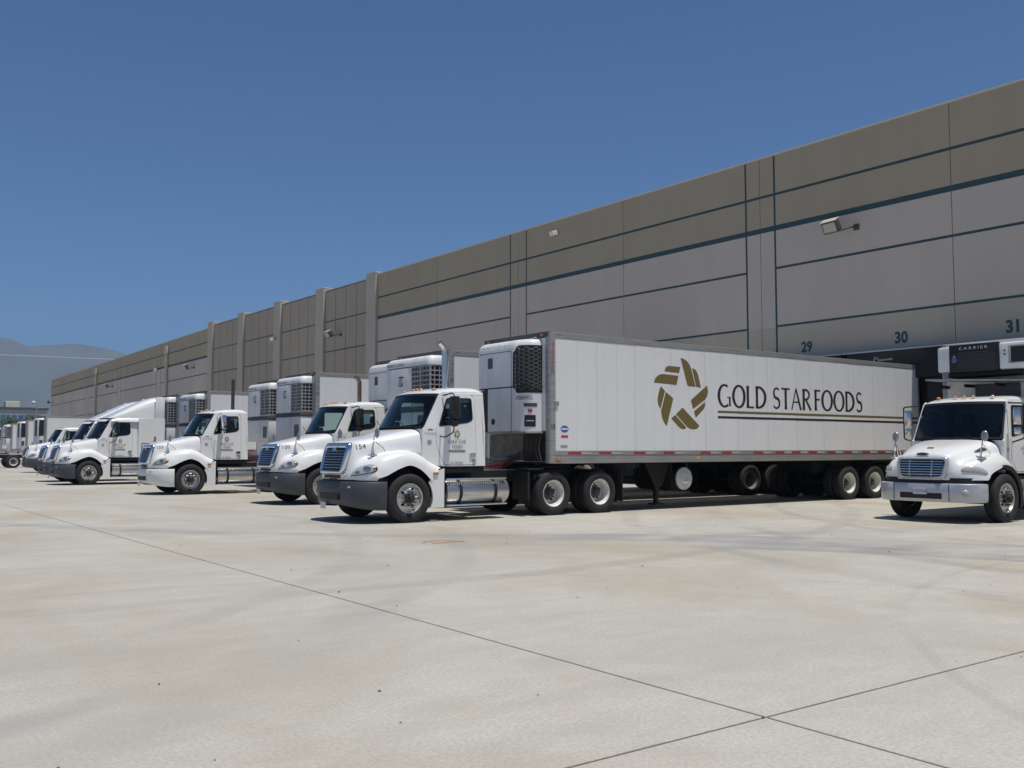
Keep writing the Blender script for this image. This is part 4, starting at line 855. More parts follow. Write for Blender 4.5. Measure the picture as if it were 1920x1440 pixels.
def trailer(label, X, Y, H=4.11, L=14.95, unit='box', post_text=None, hero=False, wheels=(11.2, 12.5), rear_only=False, gear=True, rim=None):
    t = thing('reefer_trailer', label, 'trailer', (X, Y, 0), 'refrigerated trailers backed to the docks')
    k = '%.2f_%.2f' % (H, L); z0, z1 = 1.44, H-.135
    npan = 12; wd = (L-.24)/npan
    for i in range(npan):
        part('side_panel', lambda: box(.16, .16+wd-.003, 0, .03, z0, z1, .0015, 1), 'trailer_white', t, key='tp'+k, loc=(i*wd, .0015 if i % 2 else 0, 0))
    if hero:
        def rv():
            o = []
            for i in range(npan*2+1):
                x = .185+i*wd/2
                for q in range(30):
                    z = z0+.05+q*(z1-z0-.1)/29
                    o.append(([(x-.011, -.0005, z), (x, -.0005, z-.011), (x+.011, -.0005, z), (x, -.0005, z+.011), (x, -.004, z)], [(0, 1, 4), (1, 2, 4), (2, 3, 4), (3, 0, 4)]))
            for i in range(int((L-.4)/.075)):
                x = .2+i*.075
                for z in (1.425, 1.25): o.append(([(x-.008, -.014, z), (x, -.014, z-.008), (x+.008, -.014, z), (x, -.014, z+.008), (x, -.02, z)], [(0, 1, 4), (1, 2, 4), (2, 3, 4), (3, 0, 4)]))
            return J(*o)
        part('rivets', rv, 'rivet', t, kind='stuff')
    part('far_wall', lambda: box(.16, L-.08, TW-.03, TW, z0, z1), 'trailer_white', t, key='tf'+k)
    part('roof', lambda: box(.02, L-.02, .03, TW-.03, H-.05, H-.01), 'trailer_roof', t, key='tr'+k)
    part('front_wall', lambda: box(.0, .05, .15, TW-.15, 1.19, H-.12), 'trailer_white', t, key='tw'+k)
    for y in (0, TW):
        s_ = 1 if y == 0 else -1
        part('top_rail', lambda: box(.10, L-.01, *sorted((y-s_*.008, y+s_*.05)), z1+.002, H, .008), 'rail', t, key='tt'+k+str(y))
        part('bottom_rail', lambda: J(box(.10, L-.01, *sorted((y-s_*.010, y+s_*.06)), 1.345, z0-.002), box(.10, L-.01, *sorted((y-s_*.002, y+s_*.05)), 1.17, 1.343), box(.10, L-.01, *sorted((y-s_*.014, y+s_*.06)), 1.155, 1.19)), 'rail', t, key='tb'+k+str(y))
        def post():
            q = [(.155, y), (.155, y-s_*.006), (.06, y-s_*.004), (.02, y+s_*.03), (.0, y+s_*.08), (.0, y+s_*.16), (.05, y+s_*.16)]
            return grid([[(a, b, z) for a, b in q] for z in (1.16, H-.004)])
        part('corner_post', post, 'rail', t, 40, key='tc'+k+str(y))
    part('front_top_rail', lambda: box(-.03, .12, .06, TW-.06, H-.10, H+.02, .02), 'rail_dark', t, key='tn'+k)
    for yy in (.25, TW-.25): part('marker_lamp', lambda: box(-.045, -.0, -.05, .05, -.025, .025, .008), 'amber', t, 40, key='tml', loc=(.0, yy, H-.05))
    part('roof_marker', lambda: box(.20, .32, -.012, .0, H-.06, H-.03, .004), 'amber', t, key='tm2'+k)
    part('side_marker', lambda: box(.18, .30, -.03, -.004, 1.21, 1.265, .006), 'amber', t, 40, key='tm3')
    part('rear_frame', lambda: J(box(L-.08, L, 0, .09, 1.15, H-.01), box(L-.08, L, TW-.09, TW, 1.15, H-.01), box(L-.08, L, .09, TW-.09, H-.2, H-.01), box(L-.08, L, .09, TW-.09, 1.05, 1.25)), 'rail', t, key='tx'+k)
    part('rear_door', lambda: box(L-.06, L-.03, .09, TW-.09, 1.25, H-.2), 'trailer_white', t, key='td'+k)
    part('floor', lambda: J(box(.05, L-.09, .07, TW-.07, 1.14, 1.20)), 'frame_black', t, key='tg'+k)
    if hero:
        x = .55
        for n, (dx, ln) in enumerate(((.62, .40), (1.55, .36), (2.65, .36), (3.65, .36), (4.95, .38), (5.75, .38), (7.0, .38), (7.9, .38), (8.6, .38), (9.35, .38), (10.2, .38), (11.0, .38), (11.9, .38), (12.7, .38), (13.6, .38), (14.4, .38))):
            part('reflective_tape', lambda: box(0, .38, -.0135, -.0105, 1.36, 1.41), 'tape_red', t, key='tape', loc=(dx-.1, 0, 0))
            part('reflective_tape', lambda: box(-.001, .30, -.0133, -.0105, 1.36, 1.41), 'tape_white_dull', t, key='tapew', loc=(dx+.29, 0, 0))
    else:
        for dx in (.5, 1.8, 3.1): part('reflective_tape', lambda: box(0, .38, -.0135, -.0105, 1.36, 1.41), 'tape_red', t, key='tape', loc=(dx, 0, 0))
    # landing gear, tank, axles
    if gear:
        for yy in (.45, TW-.45):
            lg = part('landing_leg', lambda: J(box(-.07, .07, -.06, .06, .45, 1.2), box(-.05, .05, -.045, .045, .14, .46), box(-.16, .16, -.12, .12, .10, .14)), 'frame_black', t, key='lg', loc=(3.72, yy, -.09 if not hero else 0))
        part('gear_brace', lambda: J(plate([(3.25, 1.15), (4.15, 1.15), (3.85, .55), (3.6, .55)], (), .02, lambda u, v, d: (u, .36+d, v)), box(3.70, 3.76, .5, TW-.5, .72, .78)), 'frame_black', t, key='lgb')
    tk = part('fuel_tank', lambda: lathe([(.27, .12), (.285, .16), (.285, .95), (.27, .99), (0, 1.0)], 32, (4.40, 0, .74)), 'frame_black', t, 40, key='tft')
    part('tank_end', lambda: lathe([(0, .095), (.03, .095), (.035, .110), (.10, .113), (.11, .098), (.18, .10), (.19, .108), (.25, .105), (.278, .12), (.286, .15)], 32, (4.40, 0, .74)), 'tank_white', tk, 40, key='tfe')
    part('tank_bracket', lambda: J(box(4.12, 4.15, .3, 1.4, .45, 1.16), box(4.65, 4.68, .3, 1.4, .45, 1.16)), 'frame_black', t, key='tfb')
    wx = (wheels[0]+wheels[-1])/2
    part('axle_slider', lambda: J(*[box(wx-1.5, wx+1.5, yy-.08, yy+.08, .78, 1.15) for yy in (.75, TW-.75)], *[box(x, x+.1, .75, TW-.75, .82, 1.1) for x in (wx-1.3, wx-.05, wx+1.2)]), 'frame_black', t, key='tsl%.1f' % wx)
    for x in wheels:
        part('axle', lambda: cyl((0, .3, .49), (0, TW-.3, .49), .07, 10), 'frame_black', t, key='tax', loc=(x, 0, 0))
        for s_, yy in ((0, .16), (math.pi, TW-.16)): wheel(t, (x, yy, .49), 'dual', s_, rim)
    for yy in (.1, TW-.75): part('mud_flap', lambda: box(-.01, .01, 0, .65, .22, 1.0), 'rubber', t, key='tmf', loc=(wheels[-1]+.72, yy, 0))
    part('underride_guard', lambda: J(box(L-.14, L-.05, .2, TW-.2, .5, .6), box(L-.12, L-.06, .7, .8, .6, 1.15), box(L-.12, L-.06, TW-.8, TW-.7, .6, 1.15)), 'frame_black', t, key='tug%.1f' % L)
    {'hex': unit_hex, 'box': unit_box, 'smooth': unit_smooth}[unit](t, H)
    if post_text:
        part('unit_number', flat(text(post_text, .10, .85), lambda u, v: (.0845+u*.75, -.0085, 1.98+v if hero else H-.75+v)), 'ink', t, label='fleet number on the corner post')
        if not hero:
            for q, c in enumerate('2000'): part('post_digit', flat(text(c, .10, .9), lambda u, v: (.0845+u, -.0085, H-.22-q*.125+v)), 'ink_grey', t)
    return t
mat('rivet', (.22, .22, .225), .5); mat('rail_dark', (.07, .068, .065), .6); mat('tape_white_dull', (.40, .40, .39), .5); mat('tank_white', (.60, .59, .55), .5, var=.25, vscale=7)
A = trailer('long white trailer lettered gold star foods with a gold star emblem', 13.44, 16.8, 4.11, unit='hex', hero=True, post_text='528')
fs = lambda u, v, d=0: (u, -.0012-d, v)
GL = (5.54, 7.49, 7.73, 9.42, 9.56, 11.87)
part('star_emblem', star(lambda u, v: fs(17.65-13.44+u, 2.86+v), 1.93, 1.78), 'gold', A, label='gold five-armed star emblem')
for wd_, xa, xb_ in (('GOLD', GL[0], GL[1]), ('STAR', GL[2], GL[3]), ('FOODS', GL[4], GL[5])):
    part('lettering', letters(wd_, xb_-xa, .59, lambda u, v, d: fs(xa+u, 2.56+v, d)), 'ink', A, label='dark lettering reading '+wd_)
part('stripe', plate([(18.97-13.44, 2.405), (14.8, 2.405), (14.8, 2.465), (18.97-13.44, 2.465)], (), .002, lambda u, v, d: fs(u, v, -d*.5+.001)), 'gold', A)
part('stripe', plate([(18.97-13.44, 2.265), (14.8, 2.265), (14.8, 2.325), (18.97-13.44, 2.325)], (), .002, lambda u, v, d: fs(u, v, -d*.5+.001)), 'ink', A)
for q, c in enumerate('3000R'):
    part('post_letter', flat(text(c, .125, .9), lambda u, v: (.0845+u, -.0085, 3.83-q*.145+v)), 'sticker_blue' if c == 'R' else 'sticker_red', A)
part('round_decal', plate(circ(.10, 20, (.42, 1.93), 1.15, .8), (), .002, lambda u, v, d: fs(u, v, -d*.5+.001)), 'sticker_blue', A)
part('round_decal_text', plate(rrect(.33, .51, 1.91, 1.95, .01), (), .001, lambda u, v, d: fs(u, v, .003-d)), 'tape_white', A)
part('decal', plate(rrect(.32, .52, 1.73, 1.79, .005), (), .002, lambda u, v, d: fs(u, v, -d*.5+.001)), 'sticker_red', A)
part('data_plate', plate(rrect(.30, .50, 1.50, 1.57, .005), (), .002, lambda u, v, d: fs(u, v, -d*.5+.001)), 'sticker_grey', A)
part('caution_decal', plate(rrect(4.72, 4.86, 1.235, 1.285, .01), (), .002, lambda u, v, d: (u, -.0045+d, v)), 'sticker_yellow', A)
part('hinge', box(.12, .24, -.03, -.004, 2.45, 2.55, .004), 'rail', A)
trailer('trailer with square louvred cooling unit right behind the cab of truck 154', 13.0, 20.3, 3.96, unit='box', post_text='00', wheels=(11.5, 12.7), rim='rim_shaded')
trailer('trailer with smooth cooling unit half hidden behind the cab of truck 100', 14.1, 23.6, 4.11, unit='hex')
trailer('trailer numbered 604 with louvred cooling unit, behind trucks 153 and 100', 14.4, 31.1, 4.15, unit='box', post_text='604')
trailer('uncoupled trailer with louvred unit and black vent left of trailer 604', 14.7, 34.7, 4.12, unit='box')
trailer('trailer with louvred cooling unit behind the cab of truck 153', 14.3, 42.0, 4.02, unit='box')
trailer('trailer with dark louvred unit behind the nearer sleeper truck', 14.35, 46.2, 4.05, unit='box', L=14.2)
trailer('trailer whose unit top peeps over the hind sleeper roof fairing', 16.4, 64.0, 4.1, unit='box', L=12.2)
trailer('far trailer with long white side left of the farthest day cab', 15.93, 85.7, unit='smooth', L=12.5)
trailer('far trailer with rounded black screen, second of the far left row', 16.66, 98.0, unit='smooth', L=12)
trailer('far trailer with greyish unit, third of the far left row', 17.9, 113.9, unit='box', L=10.7)
trailer('farthest trailer cut by the left edge of the picture', 19.6, 131.6, unit='smooth', L=9)
# ------------------------------------------------------------------ tractors
tractor('white semi tractor number 154 with grey bumper, nearest of the row', 10.05, 18.07, '154')
tractor('white semi tractor number 100 with grey bumper and brown exhaust', 11.37, 24.86, '100', stack='brown')
tractor('white semi tractor number 153 with white bumper and chrome mirrors', 10.30, 32.42, '153', bump='paint_dull', stack='black', steer='alloy', side_mirror='chrome', lens='lens_yellowed')
tractor('white sleeper truck with tall roof fairing, nearer of the two', 9.62, 43.05, '', sleeper=True, stack=None, ax=(4.1, 5.45))
tractor('white sleeper truck mostly hidden behind the nearer sleeper truck', 10.0, 47.5, '', sleeper=True, stack=None, ax=(4.1, 5.45))
tractor('far tractor mostly outside the left edge with only its drive wheels showing', 7.95, 81.7, '', stack=None)
tractor('white day cab farthest left in the row of tractors', 12.4, 65.8, '', stack=None, lens='lens_clear')
# ------------------------------------------------------------------ medium-duty box truck on the right
mat('lens_fog', (0.4, 0.4, 0.37), .25, coat=.8)
G = thing('box_truck', 'white box truck with silver bumper and black cooling unit above the cab', 'truck', (19.62, 10.95, 0))
part('hood', HOODM.geo, 'paint', G, 40)
for sg in (-1, 1):
    ol = [(1.02, 4.45), (.98, 5.5), (1.0, 6.9), (1.15, 8.0), (1.55, 8.4), (1.85, 8.0), (1.92, 6.9), (1.86, 5.6), (1.5, 4.6)]
    ol = [(p.x, p.y) for p in closed_round(ol, .4, 3)]
    hl = part('headlight', HOODM.patch(ol, .018, sg, 10, .012), 'lens_fog', G, 60)
    cu = sum(p[0] for p in ol)/len(ol); cv = sum(p[1] for p in ol)/len(ol)
    part('bezel', HOODM.patch([(cu+(p[0]-cu)*1.12, cv+(p[1]-cv)*1.07) for p in ol], .010, sg, 8), 'louvre_grey', hl, 60)
    vt = [(4.2, 2.95), (5.2, 2.65), (5.35, 3.0), (5.25, 3.4), (4.25, 3.3)]
    hv = part('hood_vent', HOODM.patch([(p.x, p.y) for p in closed_round(vt, .15, 2)], .008, sg, 4), 'sticker_dark', G, 60)
    for q in range(5): part('vent_slat', HOODM.patch([(4.3, 2.99+q*.06), (5.2, 2.74+q*.14), (5.2, 2.80+q*.14), (4.3, 3.03+q*.06)], .016, sg, 2), 'chrome_satin', hv)
    fender_mirror(G, (-.50, .95, 1.315), 'G'+str(sg), sg)
    part('wheel_well', J(plate([(.62*math.cos(R(a)), .49+.66*math.sin(R(a))) for a in range(0, 181, 12)], (), .02, lambda u, v, d: (u, sg*(.62-d), v)), grid([[(.62*math.cos(R(a)), sg*yy, .49+.62*math.sin(R(a))) for a in range(-10, 191, 10)] for yy in (.62, 1.10)])), 'black', G)
    part('fender_liner', plate([(.56*math.cos(R(a)), .47+.60*math.sin(R(a))) for a in range(-20, 100, 8)]+[(.68*math.cos(R(a)), .47+.69*math.sin(R(a))) for a in range(99, -21, -8)], (), .06, lambda u, v, d: (u, sg*(1.17-d), v)), 'black', G)
    wheel(G, (0, sg*1.04, .49), 'steer', 0 if sg < 0 else math.pi)
    wheel(G, (5.3, sg*1.05, .49), 'dual', 0 if sg < 0 else math.pi)
    part('step_tank', lathe([(0, .72), (.24, .73), (.27, .76), (.27, 1.75), (.24, 1.8), (0, 1.8)], 30, (0, sg*.85, .62), 'x'), 'aluminium', G, 40)
    mm = part('side_mirror', J(box(.40, .50, *sorted((sg*1.13, sg*1.30)), 1.98, 2.34, .03), box(.40, .49, *sorted((sg*1.14, sg*1.29)), 1.78, 1.94, .035)), 'chrome_satin', G, 40)
    part('mirror_arm', J(tube(arcpath([(.55, sg*.98, 2.44), (.46, sg*1.33, 2.42), (.46, sg*1.33, 1.70), (.58, sg*1.02, 1.62)], .05), .016, 6)), 'black', mm, 40)
gm = lambda u, v, d: (-1.172+.06*max(0, (v-.9)/.4)**1.6+.09*u*u-d, u, v)
gr = part('grille', ring(rpoly([(-.50, .885), (.50, .885), (.56, 1.22), (.53, 1.325), (-.53, 1.325), (-.56, 1.22)], .07, 5), rpoly([(-.43, .93), (.43, .93), (.49, 1.20), (.47, 1.265), (-.47, 1.265), (-.49, 1.20)], .05, 5), gm, [(0, -.05), (.05, .0), (.5, .022), (.9, .008), (1, -.015)]), 'bumper_silver', G, 60)
part('grille_core', grid([[gm(-.5+i/8, .91+.38*k/4, -.008) for i in range(9)] for k in range(5)]), 'black', gr)
for q in range(6):
    zz = .968+.052*q; part('grille_bar', grid([[gm(-.475+.95*i/8, zz+dz, dd) for i in range(9)] for dz, dd in ((-.011, -.006), (-.009, .012), (.009, .012), (.011, -.006))]), 'chrome_satin', gr)
for u in (-.24, .24): part('grille_post', grid([[gm(u+du, .93+.335*k/4, dd) for k in range(5)] for du, dd in ((-.016, 0), (-.014, .016), (.014, .016), (.016, 0))]), 'chrome_satin', gr)
part('badge', plate(circ(.125, 24, (0, 1.375), 1, .26), (), .02, lambda u, v, d: (-1.075+d, u, v)), 'sticker_dark', G)
part('badge_rim', plate(circ(.14, 24, (0, 1.375), 1, .29), [circ(.12, 24, (0, 1.375), 1, .25)[::-1]], .02, lambda u, v, d: (-1.079+d, u, v)), 'chrome', G)
part('hood_latch', rot(box(-.78, -.74, -.07, .07, 1.50, 1.512, .004), R(-17), 'Y', (-.76, 0, 1.5)), 'black', G)
plan2 = [Vector(p) for p in ((-.60, -1.10), (-.78, -1.095), (-.96, -1.03), (-1.09, -.89), (-1.155, -.70), (-1.185, -.35), (-1.195, 0), (-1.185, .35), (-1.155, .70), (-1.09, .89), (-.96, 1.03), (-.78, 1.095), (-.60, 1.10))]
def b2(off, z): return [(p.x*(1-off/1.2), p.y*(1-off/1.2), z) for p in [crs(plan2, i/3) for i in range((len(plan2)-1)*3+1)]]
bp = part('bumper', grid([b2(.12, .79), b2(.015, .79), b2(0, .775), b2(-.004, .62), b2(0, .45), b2(.02, .415), b2(.12, .41)]), 'bumper_silver', G, 45)
part('bumper_gap', grid([b2(.10, .74), b2(.10, .90)]), 'black', G)
part('bumper_intake', grid([[(-1.208+.06*u*u+e, u, z) for u in [-.45+.09*i for i in range(11)]] for z, e in ((.475, .03), (.482, 0), (.593, 0), (.60, .03))]), 'black', bp)
lp = part('licence_plate', plate(rrect(-.15, .15, .565, .715, .01), (), .006, lambda u, v, d: (-1.215+d, u, v)), 'plate_white', bp)
part('plate_characters', flat(text('7X92448', .07, .85), lambda u, v: (-1.216, -u, .63+v)), 'sticker_blue', lp)
for sg in (-1, 1):
    fl = part('fog_lamp', tf(lathe([(0, -.018), (.05, -.012), (.068, .0), (.075, .02)], 20, ax='x'), Matrix.Translation((-1.10, sg*.90, .60)) @ Matrix.Rotation(sg*R(-32), 4, 'Z')), 'lens_fog', bp, 60)
    part('bumper_seam', box(-1.18, -1.172, sg*.60-.004, sg*.60+.004, .43, .78), 'black', bp)
do = rpoly([(.50, 1.62), (.70, 2.45), (.78, 2.49), (1.62, 2.49), (1.69, 2.40), (1.70, 1.0), (.72, 1.0), (.55, 1.30)], .07, 3)
wi = rpoly([(.575, 1.74), (.73, 2.39), (1.58, 2.40), (1.60, 1.95), (1.0, 1.80)], .05, 3)
cab(G, 'G_', [(.235, 1.04), (.235, 1.64), (.30, 1.69), (.60, 2.46), (.68, 2.52), (1.75, 2.54), (1.85, 2.5), (1.88, 2.4), (1.89, .98), (.62, .98), (.42, 1.04)], do, wi,
    lambda s_: (.03+.26*s_*s_, .985*s_, 1.69-.005*s_*s_), lambda s_: (.42+.20*s_*s_, .915*s_, 2.49-.02*s_*s_), 2.625, 1.89, 'glass_dark', zs=1.7, bottom=.98, rearwin=False)
part('bulkhead', box(.228, .27, -1.012, 1.012, 1.0, 1.66), 'paint', G)
part('cowl', grid([[(.06+.20*s_*s_, .95*s_, 1.66-.06*abs(s_)**3) for s_ in [-1+i/6 for i in range(13)]], [(.10+.24*s_*s_, .98*s_, 1.685-.01*abs(s_)**3) for s_ in [-1+i/6 for i in range(13)]]]), 'black', G)
for s_ in (-.6, -.2, 0, .2, .6): part('roof_marker', None, 'amber', G, key='amb', loc=(.62+.1*s_*s_, s_, 2.605-.02*abs(s_)))
part('wiper', J(tube([(.06, -.5, 1.70), (.12, -.05, 1.86)], .008, 5), tube([(.06, .4, 1.70), (.12, .85, 1.84)], .008, 5)), 'black', G, kind='stuff')
fd = lambda u, v, d=0: (1.15+u, -sidefix(1.02, 1.5, 1.7)-.0085-d, v)
part('door_emblem', star(lambda u, v: fd(u, 1.62+v), .14, .15), 'gold', G)
part('door_lettering', letters('GOLD STAR', .44, .075, lambda u, v, d: fd(u-.22, 1.46+v, d)), 'ink_grey', G)
part('door_lettering', letters('FOODS', .26, .075, lambda u, v, d: fd(u-.13, 1.36+v, d)), 'ink_grey', G)
part('cowl_number', flat(text('30', .08), lambda u, v: (.40+u, -1.023, 1.47+v)), 'ink_grey', G)
part('cab_sill', box(.35, 1.9, -.96, .96, .82, .975), 'black', G)
part('frame_rail', J(box(-.9, 8.6, -.47, -.38, .70, .95), box(-.9, 8.6, .38, .47, .70, .95), box(.1, .2, -.38, .38, .72, .9), box(4, 4.1, -.38, .38, .72, .9)), 'frame_black', G)
part('engine_block', box(-.7, .45, -.36, .36, .45, 1.25, .05), 'frame_black', G)
for x in (0, 5.3): part('axle', None, 'frame_black', G, key='axle', loc=(x, 0, .49))
# cargo box and front cooling unit
bx0, bx1 = 2.0, 8.95
part('cargo_floor', box(bx0, bx1, -1.22, 1.22, .97, 1.06), 'frame_black', G)
for i in range(6):
    wdt = (bx1-bx0-.2)/6
    for y in (-1.25, 1.22): part('side_panel', box(bx0+.1+i*wdt, bx0+.1+(i+1)*wdt-.006, y, y+.03, 1.06, 3.86), 'trailer_white', G)
part('front_wall', box(bx0, bx0+.04, -1.14, 1.14, 1.06, 3.88), 'trailer_white', G)
for y in (-1.20, 1.20): part('corner_post', J(box(bx0-.005, bx0+.098, y-.06, y+.06, 1.0, 3.94, .02)), 'rail', G, 40)
part('cargo_roof', box(bx0, bx1, -1.24, 1.24, 3.87, 3.93, .01), 'trailer_roof', G)
part('rear_wall', box(bx1-.05, bx1, -1.2, 1.2, 1.0, 3.86), 'trailer_white', G)
U = part('cooling_unit', J(box(bx0-.62, bx0-.002, -1.02, 1.02, 3.22, 3.80, .05)), 'unit_white', G, 40)
part('intake_grille', J(box(bx0-.66, bx0-.55, -.42, .72, 3.20, 3.83, .03)), 'black', U, 40)
for q in range(9): part('grille_slat', box(bx0-.672, bx0-.655, -.36, .50, 3.29+q*.042, 3.305+q*.042), 'sticker_dark', U)
part('maker_lettering', flat(text('CARRIER', .062, 1.4, 1.45, .0), lambda a, b: (bx0-.674, .14-a, 3.735+b)), 'plate_white', U)
part('drop_emblem', plate(circ(.065, 16, (0, 3.48))+[], (), .003, lambda u, v, d: (bx0-.675+d, .58+u, v)), 'sticker_blue', U)
part('drop_emblem', plate([(-.045, 3.53), (.045, 3.53), (0, 3.60)], (), .003, lambda u, v, d: (bx0-.675+d, .58+u, v)), 'sticker_grey', U)
part('lower_pan', J(rot(box(bx0-.50, bx0-.003, -.85, .85, 3.10, 3.21, .03), 0, 'Y')), 'frame_black', U)
cw = part('control_window', box(bx0-.632, bx0-.60, -.98, -.66, 3.36, 3.70, .01), 'black_gloss', U)
part('window_trim', J(box(bx0-.636, bx0-.615, -1.0, -.64, 3.705, 3.725), box(bx0-.636, bx0-.615, -1.0, -.64, 3.335, 3.355), box(bx0-.636, bx0-.615, -.64, -.62, 3.335, 3.725)), 'louvre_grey', cw)
part('vent_holes', J(*[cyl((bx0-.625, -.53, z), (bx0-.60, -.53, z), .022, 10) for z in (3.62, 3.54)]), 'black', U, kind='stuff')
part('pipes', J(tube([(bx0-.1, 1.06, 3.75), (bx0-.25, 1.08, 3.65), (bx0-.1, 1.06, 3.5), (bx0-.2, 1.08, 3.35)], .03, 8), tube([(bx0-.3+.08*i, .9-.1*(i % 2), 3.83+.02*(i % 3)) for i in range(5)], .018, 6)), 'chrome_satin', U, 40, kind='stuff')
part('deflector_shelf', rot(box(bx0-.75, bx0-.003, -1.15, 1.25, 2.985, 3.02), R(3), 'X', (0, 0, 3)), 'rail', G)
for y in (-.9, -.2, .5, 1.1): part('shelf_bracket', box(bx0-.4, bx0-.003, y-.02, y+.02, 2.88, 2.95), 'frame_black', G)
part('front_shadow', J(box(bx0-.05, bx0-.002, -.55, .45, 1.8, 2.95)), 'sticker_dark', G)  # dark panel standing in for the unit's shadow on the pale box front
# ------------------------------------------------------------------ background
OB = thing('office_building', 'low far office block with blue glass band behind palm trees', 'building', (49, 320, 0))
part('wall', box(-60, 11, 0, 30, 0, 13.0), 'office_wall', OB)
for i in range(9):
    x = 9.0-i*6.3; wn = part('window', box(x-5.9, x, -.12, .0, 7.2, 11.4), 'office_glass', OB)
    for q in range(1, 4): part('mullion', box(x-5.9*q/4-.08, x-5.9*q/4+.08, -.2, -.125, 7.2, 11.4), 'office_wall', wn)
part('parapet', box(-60.3, 11.3, -.3, 30, 13.002, 13.7), 'grime', OB)
part('rooftop_unit', box(-8, -3.5, 5, 9, 13.7, 16.4, .1), 'office_roof_unit', OB)
part('rooftop_unit', box(.3, 4.2, 5, 9, 13.7, 15.7, .1), 'office_roof_pale', OB)
part('rooftop_dish', J(cyl((8.2, 6, 13.7), (8.2, 6, 15.2), .1, 8), lathe([(0, 0), (.35, .1), (.55, .3)], 16, (8.2, 5.8, 15.5))), 'plate_white', OB)
for x, h, lab in ((37.5, 10.5, 'far round green tree at the left edge before the office block'), (41.6, 9.2, 'far low green tree, second from the left edge'), (45.0, 11.3, 'far taller green tree before the middle of the blue windows'), (48.4, 9.6, 'far green tree under the pale rooftop unit'), (51.6, 11.0, 'far dark green tree at the right end of the office block')):
    t = thing('street_tree', lab, 'tree', (x, 296+random.uniform(-3, 3), 0), 'trees before the far office block')
    part('trunk', J(cyl((0, 0, 0), (.1, 0, h*.6), .22, 8, .12), *[cyl((.05, 0, h*.4), (random.uniform(-1.2, 1.2), random.uniform(-1.2, 1.2), h*.75), .09, 6, .04) for _ in range(4)]), 'trunk', t)
    for mname in ('leaf_a', 'leaf_b'):
        V, F = [], []
        for c in range(13):
            cx, cy, cz = random.gauss(0, 1.25), random.gauss(0, 1.2), h*.70+random.gauss(0, h*.13); rr = random.uniform(.6, 1.15)
            for _ in range(80):
                d = Vector((random.gauss(0, 1), random.gauss(0, 1), random.gauss(0, 1))).normalized()*rr*random.uniform(.6, 1.05); p = Vector((cx, cy, min(cz, h-.9)))+d
                a = Vector((random.gauss(0, 1), random.gauss(0, 1), random.gauss(0, 1))).normalized(); b = a.orthogonal().normalized(); n = len(V); q = .22
                V += [tuple(p+a*q), tuple(p+b*q*.6), tuple(p-a*q), tuple(p-b*q*.6)]; F.append((n, n+1, n+2, n+3))
        part('crown', (V, F), mname, t)
lp = thing('lamp_post', 'thin far lamp post right of the office block', 'lamp post', (42.0, 236, 0))
part('pole', cyl((0, 0, 0), (0, 0, 10.4), .11, 8, .07), 'pole_grey', lp)
part('lamp_arm', tube([(0, 0, 10.3), (.5, 0, 10.5), (1.1, 0, 10.5)], .05, 6), 'pole_grey', lp)
part('lamp_head', box(.9, 1.6, -.15, .15, 10.42, 10.6, .03), 'pole_grey', lp)
cb = thing('overhead_cable', 'thin pale cable crossing the hazy sky left of the warehouse', 'cable', (0, 0, 0))
part('strand', tube([(-60+i*9, 226-i*1.2, 20.5-i*.05+((i-9)/9.)**2*1.2) for i in range(19)], .05, 6), 'cable', cb)
for i in (0, 18): part('pole', cyl((-60+i*9, 226-i*1.2+.2, 0), (-60+i*9, 226-i*1.2+.2, 22.3), .18, 8, .12), 'trunk', cb)
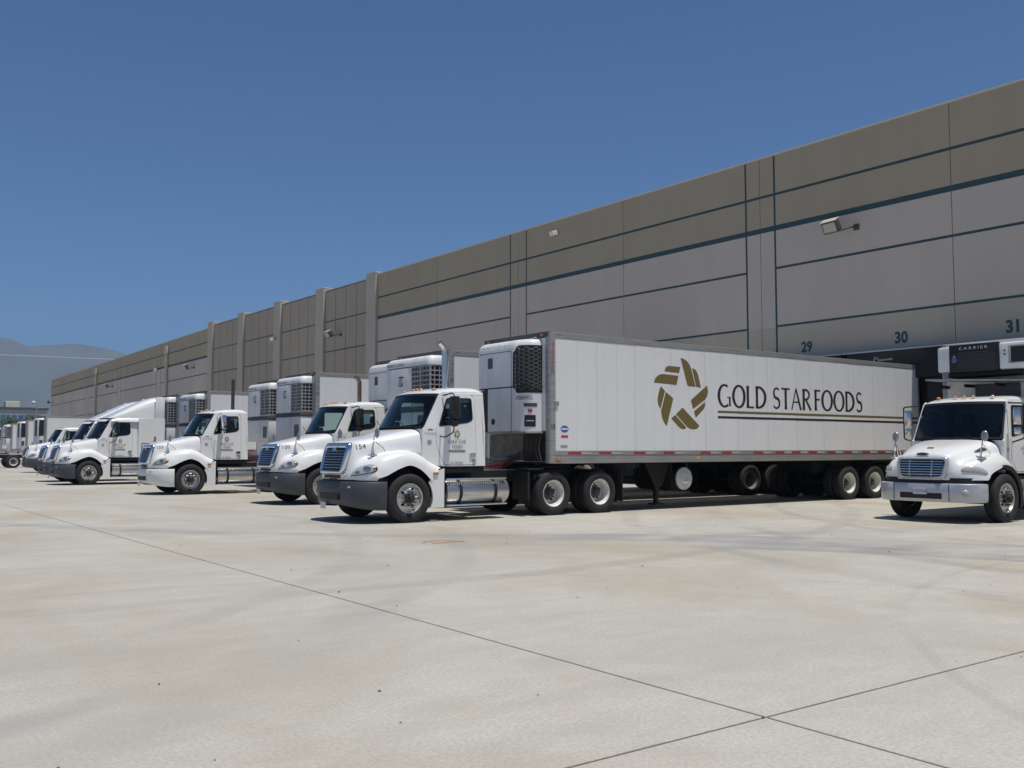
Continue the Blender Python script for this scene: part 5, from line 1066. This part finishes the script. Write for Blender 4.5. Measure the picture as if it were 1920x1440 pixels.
# mountains: two ranges
def range_mesh(y0, depth, x0, x1, prof, nx, ny, seed):
    from mathutils import noise
    rows = []
    for k in range(ny+1):
        v = k/ny; row = []
        for i in range(nx+1):
            x = x0+(x1-x0)*i/nx; h = prof(x); p = Vector((x*.0011+seed, v*2.1, seed))
            f = math.sin(min(1, v*1.0)*math.pi/2)**1.15 if v <= 1 else 1
            r = 1+.30*(noise.fractal(p, 1., 2.1, 6)) * (1-v*.75); row.append((x, y0+depth*v, max(-1, h*f*r)))
        rows.append(row)
    rows.append([(p[0], p[1]+depth*.8, -1) for p in rows[-1]])
    return grid(rows)
def prof1(x):
    pts = [(-6000, 330), (-2500, 380), (-500, 440), (380, 440), (560, 402), (640, 372), (720, 388), (800, 398), (900, 395), (1040, 368), (1400, 316), (2400, 250), (4000, 200), (6000, 150)]
    for (a, ha), (b, hb) in zip(pts, pts[1:]):
        if a <= x <= b:
            t_ = (x-a)/(b-a); t_ = t_*t_*(3-2*t_); return ha+(hb-ha)*t_
    return 150
mt = struct('mountains', range_mesh(3000, 1000, -5800, 5800, prof1, 240, 24, 3.7), 'mountain', 180)
# debris and paint on the concrete
V, F = [], []
for i in range(70):
    r = random.random(); x, y = random.uniform(-2, 22), 2.3+14*r*r
    a = random.uniform(0, 6.3); q = random.uniform(.006, .016)*(1+.05*y); n = len(V)
    V += [(x+q*math.cos(a), y+q*math.sin(a), .003), (x+.5*q*math.cos(a+1.6), y+.5*q*math.sin(a+1.6), .012), (x-q*math.cos(a), y-q*math.sin(a), .004), (x+.5*q*math.cos(a-1.6), y+.5*q*math.sin(a-1.6), .002)]; F.append((n, n+1, n+2, n+3))
d = part('leaf_litter', (V, F), 'leaf_litter'); d['kind'] = 'stuff'; tag(d, 'scattered bits of dry leaf on the concrete', 'litter')
sp = [(7.95, 13.14), (8.1, 13.33), (8.35, 13.36), (8.62, 13.24), (8.68, 13.05), (8.40, 13.05), (8.05, 13.02)]
pm = part('spray_mark', J(*[(lambda a, b: ([(a[0], a[1]-.018, .004), (b[0], b[1]-.018, .004), (b[0], b[1]+.018, .004), (a[0], a[1]+.018, .004)], [(0, 1, 2, 3)]))(sp[i], sp[(i+1) % len(sp)]) for i in range(len(sp)-1)]), 'spray_red')
tag(pm, 'faint red spray paint outline on the concrete before truck 154', 'paint mark')
# ------------------------------------------------------------------ haze
hz = bpy.data.materials.new('haze'); hz.use_nodes = True; t = hz.node_tree; t.nodes.clear()
pv = nd(t, 'ShaderNodeVolumePrincipled'); pv.inputs['Color'].default_value = (.38, .58, .80, 1); pv.inputs['Density'].default_value = 2.5e-4; pv.inputs['Anisotropy'].default_value = .0
out = nd(t, 'ShaderNodeOutputMaterial'); t.links.new(pv.outputs[0], out.inputs['Volume']); MATS['haze'] = hz
h = part('haze', box(-6100, 6100, -6100, 6100, -6, 560), 'haze'); h['kind'] = 'stuff'
tag(h, 'pale blue summer haze in the air before the mountains', 'haze')
